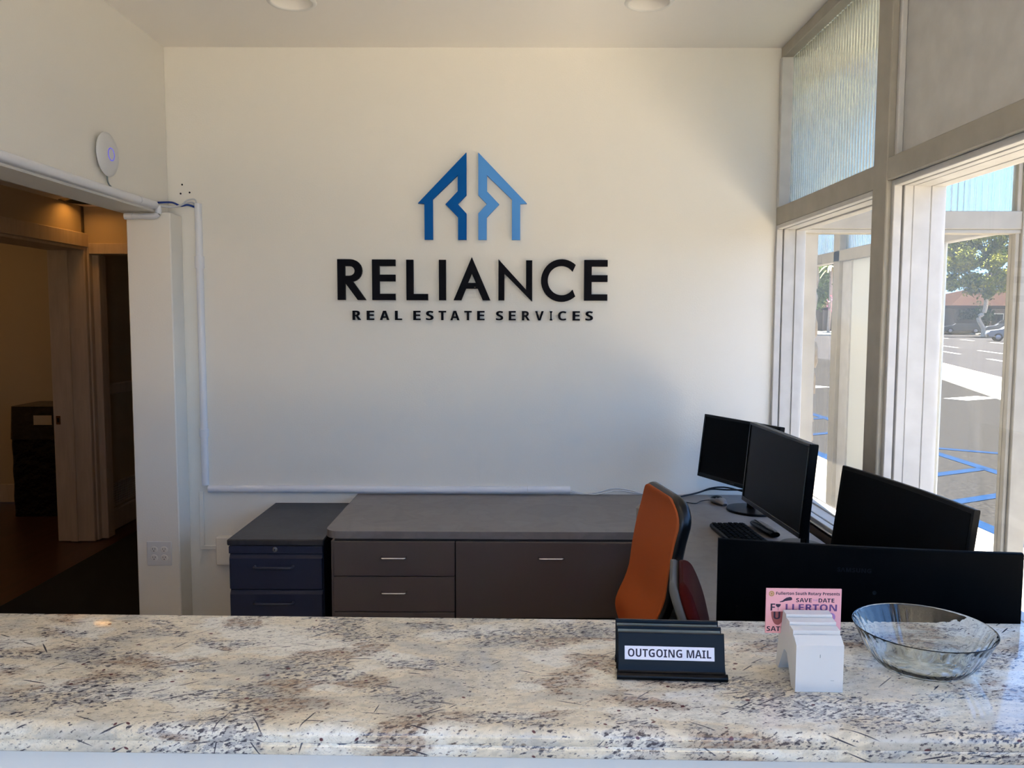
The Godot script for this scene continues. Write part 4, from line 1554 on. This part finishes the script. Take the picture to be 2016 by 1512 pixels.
# ------------------------------------------------------------------ chairs
func prof_at(pr: Array, h: float) -> float:
	for k in pr.size() - 1:
		if h <= pr[k + 1][0]:
			var t: float = clampf((h - pr[k][0]) / (pr[k + 1][0] - pr[k][0]), 0.0, 1.0)
			var m0: float = (pr[mini(k + 1, pr.size() - 1)][1] - pr[maxi(k - 1, 0)][1]) / (pr[mini(k + 1, pr.size() - 1)][0] - pr[maxi(k - 1, 0)][0])
			var m1: float = (pr[mini(k + 2, pr.size() - 1)][1] - pr[k][1]) / (pr[mini(k + 2, pr.size() - 1)][0] - pr[k][0])
			var d: float = pr[k + 1][0] - pr[k][0]
			return (2 * t * t * t - 3 * t * t + 1) * pr[k][1] + (t * t * t - 2 * t * t + t) * m0 * d + (3 * t * t - 2 * t * t * t) * pr[k + 1][1] + (t * t * t - t * t) * m1 * d
	return pr[-1][1]

func back_pad(st: SurfaceTool, pr: Array, z0: float, u: Vector3, n: Vector3, w: float, r: float, inset: float, f0: float, f1: float, round: float) -> void:   # a bent pad: profile (height, x) swept across w
	var lo: float = pr[0][0] + inset
	var hi: float = pr[-1][0] - inset
	var rows := []
	var steps := 34
	for i in steps + 1:
		var s := i / float(steps)
		var h := lo + (hi - lo) * (0.5 - 0.5 * cos(PI * s))
		var half := w / 2 - inset
		for e in [hi - h, h - lo]:
			if e < r: half -= r - sqrt(maxf(0.0, r * r - (r - e) * (r - e)))
		half = maxf(half, 0.004)
		var c := Vector3(prof_at(pr, h), h, z0) + u * (w / 2)
		var thin := 1.0
		var rt := minf(absf(f1 - f0) * 0.9, 0.03)
		for e in [hi - h, h - lo]:
			if e < rt: thin = maxf(0.15, sqrt(maxf(0.0, 1.0 - pow((rt - e) / rt, 2))))
		var row := []
		for q in rr(half * 2, absf(f1 - f0) * thin, minf(round, minf(half, absf(f1 - f0) * thin / 2) * 0.95), 4):
			row.append(c + u * q.x + n * (q.y + (f0 + f1) / 2))
		rows.append(row)
	loft(st, rows)

func chair_base(o: Node3D, at: Vector3, back: Vector3, seat_dir: Vector3, seat_mat: Material) -> void:
	XF = Transform3D(Basis(), -o.position)
	var st := mb()
	var rows := []
	for q in [[0.37, 0.20], [0.385, 0.225], [0.41, 0.235], [0.435, 0.225], [0.45, 0.19]]:
		var row := []
		for p in rr(q[1] * 2, q[1] * 1.75, 0.07, 5): row.append(Vector3(at.x + p.x, q[0], at.z + p.y))
		rows.append(row)
	loft(st, rows)
	obj("seat", st, seat_mat, o)
	st = mb()
	tube(st, [at + Vector3(0, 0.365, 0), at + seat_dir * -0.20 + Vector3(0, 0.36, 0), back + Vector3(0, -0.02, 0), back + Vector3(0, 0.1, 0)], 0.018, 10)
	obj("back_bracket", st, M.black, o)
	st = mb()
	tube(st, [at + Vector3(0, 0.10, 0), at + Vector3(0, 0.37, 0)], 0.028, 14)
	obj("gas_column", st, M.black, o)
	for k in 5:
		var an := TAU * k / 5.0 + 0.3
		var e := at + Vector3(cos(an) * 0.25, 0.075, sin(an) * 0.25)
		st = mb()
		tube(st, [at + Vector3(0, 0.12, 0), e], 0.018, 8)
		var leg := obj("leg", st, M.black, o)
		st = mb()
		XF = Transform3D(Basis(), -o.position) * Transform3D(Basis(Vector3.UP, an) * Basis(Vector3.RIGHT, PI / 2), e + Vector3(0, -0.046, 0))
		lathe(st, [Vector2(0, 0.02), Vector2(0.026, 0.02), Vector2(0.028, 0.012), Vector2(0.028, -0.012), Vector2(0.026, -0.02), Vector2(0, -0.02)], 16)
		XF = Transform3D(Basis(), -o.position)
		obj("caster", st, M.black, leg)

func chairs() -> void:
	# first chair: faces left, rust orange front, black shell
	var at := Vector3(0.17, 0, -2.68)
	var o := thing("office_chair", "high backed office chair with rust orange upholstery and glossy black rim", "chair", at)
	var u := Vector3(-0.15, 0, -0.989)
	var n := Vector3(-0.989, 0, 0.15)
	var pr := [[0.44, 0.446], [0.50, 0.433], [0.545, 0.422], [0.575, 0.422], [0.61, 0.434], [0.65, 0.452], [0.70, 0.468], [0.78, 0.478], [0.87, 0.494], [0.93, 0.508], [0.97, 0.510], [1.012, 0.503]]
	XF = Transform3D(Basis(), -at)
	var st := mb()
	back_pad(st, pr, -2.46, u, n, 0.38, 0.095, 0.0, -0.044, 0.0, 0.016)
	obj("back_shell", st, M.leather_black, o)
	st = mb()
	back_pad(st, pr, -2.46, u, n, 0.38, 0.095, 0.006, -0.006, 0.005, 0.004)
	obj("backrest", st, M.orange, o)
	st = mb()
	bx(st, Vector3(0.452, 0.86, -2.868), Vector3(0.030, 0.095, 0.04), 0.013)
	obj("side_lever", st, sm(Color(0.6, 0.59, 0.57), 0.4), o)
	chair_base(o, at, Vector3(0.45, 0.42, -2.66), Vector3(-1, 0, 0), M.orange)
	# second chair: faces right, dark red leather front, grey shell
	at = Vector3(0.68, 0, -2.06)
	o = thing("office_chair", "low backed office chair in dark red leather with a grey shell, nearest the counter", "chair", at)
	u = Vector3(0.20, 0, -0.98)
	n = Vector3(0.98, 0, 0.20)
	var p2 := [[0.750, 0.412], [0.79, 0.401], [0.83, 0.390], [0.875, 0.374], [0.91, 0.360], [0.942, 0.347]]
	XF = Transform3D(Basis(), -at)
	st = mb()
	back_pad(st, p2, -1.81, u, n, 0.36, 0.10, 0.0, 0.0, 0.022, 0.009)
	obj("back_shell", st, M.grey_plastic, o)
	st = mb()
	back_pad(st, p2, -1.81, u, n, 0.36, 0.10, 0.0, 0.020, 0.052, 0.014)
	obj("backrest", st, M.leather_red, o)
	XF = Transform3D()
	chair_base(o, at, Vector3(0.445, 0.74, -1.99), Vector3(1, 0, 0), M.leather_red)
	XF = Transform3D()

# ------------------------------------------------------------------ things on the counter
func counter_things() -> void:
	var top := 0.9003
	# letter sorter
	var o := thing("letter_sorter", "black acrylic letter sorter labelled OUTGOING MAIL on the granite counter", "letter sorter", Vector3(0.2915, top, -1.452), -3.0)
	var st := mb()
	span(st, -0.098, 0.098, 0.0, 0.006, -0.10, 0.0, 0.002)
	obj("base_plate", st, M.acrylic, o)
	st = mb()
	tube(st, [Vector3(-0.101, 0.007, 0.002), Vector3(0.101, 0.007, 0.002)], 0.007, 14)
	obj("front_bar", st, M.acrylic, o)
	for k in 3:
		var z := -0.006 - 0.030 * k
		st = mb()
		var rows := []
		var hh := 0.0795 + 0.001 * k
		for q in [[0.006, z + 0.004], [0.010, z - 0.001], [0.016, z - 0.004], [0.026, z - 0.0065], [hh - 0.003, z - 0.019], [hh, z - 0.0205]]:
			var row := []
			var wd: float = 0.0985 if q[0] > 0.02 else 0.0985 + (0.02 - q[0]) * 0.12
			for p in rr(wd * 2, 0.0045, 0.0018, 2): row.append(Vector3(p.x, q[0], q[1] + p.y))
			rows.append(row)
		loft(st, rows)
		var d := obj("divider", st, M.acrylic, o)
		if k > 0:
			st = mb()
			XF = Transform3D(Basis(Vector3.RIGHT, -0.225), Vector3(0, 0.053, z - 0.0128 + 0.0028))
			bx(st, Vector3(0, 0, 0), Vector3(0.192, 0.046, 0.0015), 0.0005)
			XF = Transform3D()
			obj("sheen_face", st, M.smoke, d)  # grey plate stands in for the reflection on the glossy divider
	var tb := Basis(Vector3.RIGHT, -0.225)
	st = mb()
	XF = Transform3D(tb, Vector3(-0.0035, 0.0455, -0.0155 + 0.0032))
	bx(st, Vector3.ZERO, Vector3(0.165, 0.0245, 0.0006), 0.0002)
	XF = Transform3D()
	var lab := obj("label", st, M.paper, o)
	text("lettering", "OUTGOING MAIL", M.ink, lab, Vector3(-0.0035, 0.0455, -0.0155 + 0.0032) + tb.z * 0.00025, 0.153, 0.0145, 0.0003, true, tb)

	# business card stand, cut from one white block
	o = thing("card_stand", "white stepped business card stand beside the glass bowl", "card stand", Vector3(0.545, top, -1.406), -1.5)
	var prof := v2([0, 0, 0, 0.0855, 0.017, 0.098, 0.0185, 0.088, 0.0205, 0.088, 0.0205, 0.105, 0.0385, 0.107, 0.0395, 0.094, 0.0415, 0.094, 0.0415, 0.1125, 0.0595, 0.114, 0.0605, 0.101, 0.0625, 0.101, 0.0625, 0.119, 0.082, 0.1205, 0.0935, 0.070, 0.0985, 0.070, 0.1005, 0.09, 0.118, 0.0, 0.103, 0.0, 0.070, 0.05, 0.052, 0.05, 0.024, 0.0])
	st = mb()
	XF = Transform3D(Basis(Vector3.UP, PI / 2), Vector3.ZERO)
	extrude(st, prof, -0.042, 0.042)
	XF = Transform3D()
	obj("block", st, M.white, o)
	st = mb()
	span(st, 0.000, 0.001, 0.063, 0.069, 0.0, 0.0003, 0.0001)
	span(st, 0.020, 0.026, 0.021, 0.0216, 0.0, 0.0003, 0.0001)
	obj("scuff_marks", st, M.smoke, o)

	# postcard standing in its back slot
	o = thing("postcard", "pink event postcard saying SAVE THE DATE, standing in the card stand", "postcard", Vector3(0.5475, top + 0.0705, -1.5022), -1.5)
	st = mb()
	span(st, -0.0705, 0.0705, 0.0, 0.0865, -0.0016, 0.0016, 0.0003)
	obj("card", st, M.pink, o)
	var f := 0.0016
	text("lettering", "Fullerton South Rotary Presents", M.ink, o, Vector3(0.0075, 0.0765, f), 0.119, 0.0078, 0.0002)
	text("lettering", "SAVE", M.plum, o, Vector3(0.0005, 0.0645, f), 0.0295, 0.0078, 0.0002)
	text("lettering", "THE", M.lilac, o, Vector3(0.0213, 0.0645, f), 0.010, 0.0036, 0.0002, false)
	text("lettering", "DATE", M.plum, o, Vector3(0.0425, 0.0645, f), 0.0295, 0.0078, 0.0002)
	text("lettering", "F", M.plum, o, Vector3(-0.0575, 0.0505, f), 0.0085, 0.0135, 0.0002)
	text("lettering", "LLERTON", M.purple, o, Vector3(0.0145, 0.0505, f), 0.096, 0.0130, 0.0002)
	text("lettering", "SATURDAY", M.plum, o, Vector3(-0.030, 0.0085, f), 0.076, 0.0095, 0.0002)
	st = mb()
	var cup := PackedVector2Array()
	for k in 21:
		var a := PI * k / 20.0
		cup.append(Vector2(-0.048 - 0.0125 * cos(a), 0.042 - 0.026 * sin(a)))
	extrude(st, cup, f, f + 0.00012)
	obj("printed_glass", st, M.rust, o)
	text("lettering", "U", M.plum, o, Vector3(-0.0495, 0.0345, f + 0.00012), 0.0125, 0.0145, 0.0002)
	text("lettering", "D", M.lilac, o, Vector3(0.052, 0.0325, f), 0.0155, 0.0165, 0.0002)
	st = mb()
	extrude(st, v2([-0.026, 0.0705, -0.0225, 0.0695, -0.0215, 0.0655, -0.024, 0.0640, -0.0345, 0.0625, -0.0385, 0.0608, -0.0445, 0.0600, -0.0448, 0.0612, -0.0395, 0.0632, -0.0365, 0.0662, -0.0325, 0.0688]), f, f + 0.0002)
	var cup2 := PackedVector2Array()
	for k in 13:
		var a := PI * k / 12.0
		cup2.append(Vector2(-0.0475 - 0.0048 * cos(a), 0.0565 - 0.0062 * sin(a)))
	extrude(st, cup2, f, f + 0.0002)
	extrude(st, v2([-0.0478, 0.0505, -0.0478, 0.044, -0.0472, 0.044, -0.0472, 0.0505]), f, f + 0.0002)
	obj("printed_bottle", st, M.plum, o)
	st = mb()
	var ring := PackedVector2Array()
	var hole := PackedVector2Array()
	for k in 24:
		var a := TAU * k / 24.0
		var r := 0.0052 if k % 2 else 0.0047
		ring.append(Vector2(-0.0605 + r * cos(a), 0.0765 + r * sin(a)))
		hole.append(Vector2(-0.0605 + 0.0034 * cos(a), 0.0765 + 0.0034 * sin(a)))
	var ro := ring.duplicate()
	var ho := hole.duplicate()
	extrude(st, keyhole(ro, ho), f, f + 0.0002, [ro, ho])
	lathe_disc(st, Vector3(-0.0605, 0.0765, f), 0.0022)
	obj("printed_seal", st, M.gold, o)

	# fluted glass bowl
	o = thing("glass_bowl", "clear fluted glass bowl on the right end of the granite counter", "bowl", Vector3(0.785, top, -1.52))
	st = mb()
	var outer := [[0.0, 0.0], [0.06, 0.0], [0.073, 0.0006], [0.079, 0.003], [0.087, 0.010], [0.098, 0.023], [0.107, 0.038], [0.114, 0.053], [0.1205, 0.067], [0.125, 0.0755], [0.127, 0.0785]]
	var inner := [[0.1258, 0.0790], [0.1238, 0.0768], [0.1172, 0.067], [0.1105, 0.053], [0.1033, 0.038], [0.0942, 0.0245], [0.0838, 0.0135], [0.073, 0.0068], [0.05, 0.0052], [0.0, 0.0052]]
	var full := outer + inner
	var seg := 180
	var pos := []
	for i in full.size():
		var row := []
		for k in seg:
			var an := TAU * k / seg
			var r: float = full[i][0]
			var yv: float = full[i][1]
			if r > 0.08 and r < 0.1245:
				r += 0.0011 * (absf(sin(an * 18.0)) - 0.5) * (1.0 if i < outer.size() else 0.8)
			if i >= outer.size() and r < 0.074 and r > 0.01:
				yv += 0.0012 * sin(an * 12.0) * sin(r * 260.0)
			row.append(Vector3(r * cos(an), yv, r * sin(an)))
		pos.append(row)
	var nrm := []
	for i in full.size():
		var row := []
		for k in seg:
			var du: Vector3 = pos[i][(k + 1) % seg] - pos[i][(k + seg - 1) % seg]
			var dv: Vector3 = pos[mini(i + 1, full.size() - 1)][k] - pos[maxi(i - 1, 0)][k]
			var nn := dv.cross(du).normalized()
			if full[i][0] < 0.001: nn = Vector3.DOWN if i < outer.size() else Vector3.UP
			row.append(nn)
		nrm.append(row)
	for i in full.size() - 1:
		for k in seg:
			var k2 := (k + 1) % seg
			if full[i][0] > 0.0: tri(st, [pos[i][k], pos[i][k2], pos[i + 1][k]], [nrm[i][k], nrm[i][k2], nrm[i + 1][k]])
			if full[i + 1][0] > 0.0: tri(st, [pos[i][k2], pos[i + 1][k2], pos[i + 1][k]], [nrm[i][k2], nrm[i + 1][k2], nrm[i + 1][k]])
	obj("bowl", st, M.bowl, o)

func lathe_disc(st: SurfaceTool, c: Vector3, r: float) -> void:
	for k in 16:
		var a := TAU * k / 16.0
		var b := TAU * (k + 1) / 16.0
		var n := Vector3(0, 0, 1)
		tri(st, [c + Vector3(0, 0, 0.0002), c + Vector3(r * cos(a), r * sin(a), 0.0002), c + Vector3(r * cos(b), r * sin(b), 0.0002)], [n, n, n])

# ------------------------------------------------------------------ conduit, outlet, access point
func half_round(st: SurfaceTool, a: Vector3, b: Vector3, side: Vector3, out: Vector3, w: float, h: float) -> void:   # a cable cover: rounded outside, flat on the wall
	var rows := []
	for e in [a, b]:
		var row := []
		for k in 13:
			var an := PI * k / 12.0
			row.append(e + side * cos(an) * w / 2 + out * (0.001 + pow(sin(an), 0.6) * h))
		row.append(e - side * w / 2 + out * 0.0005)
		row.append(e + side * w / 2 + out * 0.0005)
		rows.append(row)
	loft(st, rows)

func wall_things() -> void:
	var Z := Vector3(0, 0, 1)
	var wz := -3.83
	var o := thing("cable_cover", "white plastic cable cover running down and along the back wall to the desk", "cable cover", Vector3(-1.47, 0.755, wz))
	XF = Transform3D(Basis(), -o.position)
	var st := mb()
	half_round(st, Vector3(-1.473, 2.098, wz), Vector3(-1.473, 0.775, wz), Vector3.RIGHT, Z, 0.032, 0.022)
	obj("upright_run", st, M.pvc, o)
	for q in [[1.80, 1.855], [1.008, 1.045]]:
		st = mb()
		half_round(st, Vector3(-1.473, q[1], wz), Vector3(-1.473, q[0], wz), Vector3.RIGHT, Z, 0.042, 0.027)
		obj("coupler", st, M.pvc, o)
	st = mb()
	half_round(st, Vector3(-1.458, 0.756, wz), Vector3(0.062, 0.756, wz), Vector3.UP, Z, 0.034, 0.022)
	obj("level_run", st, M.pvc, o)
	st = mb()
	half_round(st, Vector3(0.0635, 0.757, wz), Vector3(0.267, 0.757, wz), Vector3.UP, Z, 0.034, 0.0225)
	obj("end_run", st, M.pvc, o)
	XF = Transform3D()

	o = thing("wire_raceway", "narrow cream raceway and surface box low on the wall beside the navy cabinet", "raceway", Vector3(-1.40, 0.46, wz))
	XF = Transform3D(Basis(), -o.position)
	st = mb()
	span(st, -1.505, -1.484, 0.462, 0.742, wz, wz + 0.010, 0.002)
	span(st, -1.505, -1.415, 0.462, 0.481, wz, wz + 0.012, 0.002)
	obj("raceway_run", st, M.wall, o)
	st = mb()
	span(st, -1.418, -1.345, 0.395, 0.53, wz, wz + 0.045, 0.004)
	obj("surface_box", st, M.wall, o)
	XF = Transform3D()

	# conduit under the beam edge on the left wall, elbow over the pilaster
	o = thing("cable_cover", "white cable cover along the lower edge of the left wall above the opening", "cable cover", Vector3(-1.613, 2.068, -2.8))
	XF = Transform3D(Basis(), -o.position)
	st = mb()
	half_round(st, Vector3(-1.613, 2.068, -1.8), Vector3(-1.613, 2.068, -3.50), Vector3.UP, Vector3.RIGHT, 0.036, 0.026)
	obj("long_run", st, M.pvc, o)
	st = mb()
	half_round(st, Vector3(-1.613, 2.0685, -3.503), Vector3(-1.613, 2.0685, -3.66), Vector3.UP, Vector3.RIGHT, 0.036, 0.0262)
	obj("end_run", st, M.pvc, o)
	XF = Transform3D()
	o = thing("conduit_elbow", "short white conduit elbow across the top of the pilaster", "conduit", Vector3(-1.64, 2.02, -3.68))
	XF = Transform3D(Basis(), -o.position)
	st = mb()
	tube(st, [Vector3(-1.600, 2.068, -3.682), Vector3(-1.597, 2.045, -3.682), Vector3(-1.606, 2.027, -3.682), Vector3(-1.626, 2.022, -3.682), Vector3(-1.66, 2.022, -3.682)], 0.014, 12)
	obj("elbow", st, M.pvc, o)
	st = mb()
	tube(st, [Vector3(-1.655, 2.022, -3.682), Vector3(-1.715, 2.022, -3.682)], 0.012, 12, false)
	obj("pipe", st, M.pvc, o)
	st = mb()
	tube(st, [Vector3(-1.712, 2.022, -3.682), Vector3(-1.748, 2.022, -3.682)], 0.015, 12, false)
	obj("pipe_end", st, M.pvc, o)
	XF = Transform3D()

	# loose cables between the two covers
	o = thing("cable_bundle", "thin white and blue cables looping between the two cable covers", "cables", Vector3(-1.55, 2.09, -3.81))
	XF = Transform3D(Basis(), -o.position)
	for q in [[[-1.598, 2.068, -3.66], [-1.585, 2.075, -3.74], [-1.555, 2.085, -3.81], [-1.52, 2.112, -3.815], [-1.485, 2.116, -3.815], [-1.474, 2.09, -3.815]], [[-1.596, 2.066, -3.66], [-1.57, 2.072, -3.76], [-1.54, 2.094, -3.82], [-1.50, 2.104, -3.82], [-1.476, 2.088, -3.82]]]:
		var pts := []
		for p in q: pts.append(Vector3(p[0], p[1], p[2]))
		st = mb()
		tube(st, pts, 0.0036, 8)
		obj("cable", st, M.cable_white, o)
	st = mb()
	tube(st, [Vector3(-1.605, 2.085, -3.70), Vector3(-1.585, 2.10, -3.80), Vector3(-1.555, 2.088, -3.822), Vector3(-1.52, 2.092, -3.822), Vector3(-1.487, 2.082, -3.822)], 0.0045, 8)
	var bl := obj("cable", st, M.tape, o)
	bl.set_meta("label", "blue cable")
	XF = Transform3D()

	# wireless access point
	o = thing("access_point", "round white wireless access point with a blue ring on the left wall", "access point", Vector3(-1.613, 2.205, -3.238))
	XF = Transform3D(Basis(Vector3.BACK, -PI / 2), Vector3.ZERO)
	st = mb()
	lathe(st, [Vector2(0.0, 0.0), Vector2(0.060, 0.0), Vector2(0.062, 0.006), Vector2(0.075, 0.010), Vector2(0.085, 0.014), Vector2(0.0845, 0.018), Vector2(0.075, 0.024), Vector2(0.055, 0.029), Vector2(0.0375, 0.0305), Vector2(0.0, 0.0315)], 56)
	obj("dome", st, M.white, o)
	st = mb()
	lathe(st, [Vector2(0.0225, 0.0302), Vector2(0.023, 0.0320), Vector2(0.0248, 0.0319), Vector2(0.0253, 0.0300)], 48)
	var glow := sm(Color(0.25, 0.25, 0.85), 0.4)
	glow.emission_enabled = true
	glow.emission = Color(0.2, 0.22, 0.9)
	glow.emission_energy_multiplier = 0.12
	obj("led_ring", st, glow, o)
	XF = Transform3D()
	st = mb()
	tube(st, [Vector3(0.008, -0.078, -0.005), Vector3(0.006, -0.092, -0.012), Vector3(0.008, -0.104, -0.012), Vector3(0.012, -0.115, -0.014), Vector3(0.010, -0.118, -0.03)], 0.003, 8)
	obj("cable", st, M.smoke, o)

	# double outlet on the pilaster
	o = thing("outlet_plate", "white double outlet plate with four sockets low on the pilaster", "outlet", Vector3(-1.647, 0.478, -3.70))
	st = mb()
	XF = Transform3D()
	bx(st, Vector3(0, 0, 0.003), Vector3(0.115, 0.114, 0.006), 0.0025)
	obj("plate", st, M.white, o)
	for x in [-0.0235, 0.0235]:
		for y in [-0.0195, 0.0195]:
			st = mb()
			XF = Transform3D(Basis(Vector3.RIGHT, PI / 2), Vector3(x, y, 0.006))
			lathe(st, [Vector2(0.0, 0.0022), Vector2(0.0145, 0.0022), Vector2(0.0165, 0.0015), Vector2(0.017, 0.0)], 24, Vector2(1, 0.86))
			XF = Transform3D()
			var r := obj("socket", st, M.trim, o)
			st = mb()
			for s in [-0.0055, 0.0055]: bx(st, Vector3(x + s, y + 0.003, 0.0080), Vector3(0.0022, 0.0075, 0.0012), 0.0003)
			bx(st, Vector3(x, y - 0.0065, 0.0080), Vector3(0.0045, 0.0045, 0.0012), 0.0005)
			obj("slots", st, M.gap, r)

# ------------------------------------------------------------------ keyboard, mouse, cables
func desk_things() -> void:
	var d := 0.7352
	var o := thing("keyboard", "black keyboard on the desk in front of the large monitor", "keyboard", Vector3(0.868, d, -2.99), 3.0)
	var st := mb()
	bx(st, Vector3(0, 0.009, 0), Vector3(0.145, 0.018, 0.45), 0.005)
	obj("case", st, M.black, o)
	st = mb()
	for r in 6:
		for k in 15: bx(st, Vector3(-0.0575 + r * 0.0215, 0.020, -0.205 + k * 0.0275 + (r % 3) * 0.004), Vector3(0.0175, 0.006, 0.0235), 0.002)
	var keys := obj("keys", st, M.black_matte, o)
	keys.set_meta("kind", "stuff")

	o = thing("wrist_rest", "black ridged wrist rest lying between the keyboard and the large monitor", "wrist rest", Vector3(0.985, d, -3.145), 6.0)
	st = mb()
	var rows := []
	for k in 25:
		var z := -0.10 + k * 0.0083
		var s := 1.0 - 0.25 * pow(absf(z) / 0.10, 4) + (0.05 if k % 2 and z < 0.02 else 0.0)
		var row := []
		for q in 12:
			var an := TAU * q / 12.0
			row.append(Vector3(0.026 * s * cos(an), 0.014 + 0.014 * s * sin(an), z))
		rows.append(row)
	loft(st, rows)
	obj("pad", st, M.bezel, o)

	o = thing("computer_mouse", "black and silver computer mouse at the back of the desk", "mouse", Vector3(0.925, d, -3.635), 20.0)
	var shell := func(s: float, y0: float, z0: float) -> Array:
		var out := []
		for k in 13:
			var t := k / 12.0
			var half := 0.031 * s * pow(sin(PI * clampf(t, 0.04, 0.96)), 0.45)
			var hh := 0.034 * s * pow(sin(PI * clampf(0.12 + 0.8 * t, 0.03, 0.97)), 0.8)
			var row := []
			for q in 12:
				var an := TAU * q / 12.0
				row.append(Vector3(half * cos(an), y0 + maxf(0.0, hh * 0.5 + hh * 0.5 * sin(an)), z0 + (t - 0.5) * 0.105 * s))
			out.append(row)
		return out
	st = mb()
	loft(st, shell.call(1.0, 0.0, 0.0))
	obj("shell", st, M.steel, o)
	st = mb()
	loft(st, shell.call(0.86, 0.007, -0.006))
	obj("top_cover", st, M.black, o)
	st = mb()
	tube(st, [Vector3(0.0, 0.008, -0.05), Vector3(-0.05, 0.004, -0.06), Vector3(-0.10, 0.003, -0.03), Vector3(-0.14, 0.003, -0.07), Vector3(-0.22, 0.004, -0.09)], 0.002, 8)
	obj("cord", st, M.cable_black, o)

	o = thing("cable_bundle", "thin white cables lying from the cable cover end along the desk", "cables", Vector3(0.27, d, -3.80))
	for q in [[[0.0, 0.014, -0.015], [0.06, 0.004, -0.01], [0.13, 0.012, -0.015], [0.20, 0.03, -0.02], [0.28, 0.022, -0.02], [0.36, 0.006, 0.0], [0.48, 0.004, 0.02]], [[0.0, 0.02, -0.015], [0.05, 0.008, -0.012], [0.12, 0.006, 0.0], [0.22, 0.022, -0.01], [0.30, 0.012, -0.01], [0.40, 0.003, 0.01]]]:
		var pts := []
		for p in q: pts.append(Vector3(p[0], p[1], p[2]))
		st = mb()
		tube(st, pts, 0.0026, 8)
		obj("cable", st, M.cable_white, o)
	o = thing("cable_bundle", "thick black cables on the desk behind the far monitor stand", "cables", Vector3(0.84, d, -3.80))
	for q in [[[-0.04, 0.006, 0.02], [0.02, 0.012, 0.0], [0.09, 0.030, -0.01], [0.16, 0.034, 0.02], [0.24, 0.05, 0.10]], [[-0.06, 0.005, 0.04], [0.03, 0.016, 0.0], [0.10, 0.036, -0.012], [0.17, 0.04, 0.0], [0.25, 0.03, 0.08]]]:
		var pts := []
		for p in q: pts.append(Vector3(p[0], p[1], p[2]))
		st = mb()
		tube(st, pts, 0.0038, 8)
		obj("cable", st, M.cable_black, o)
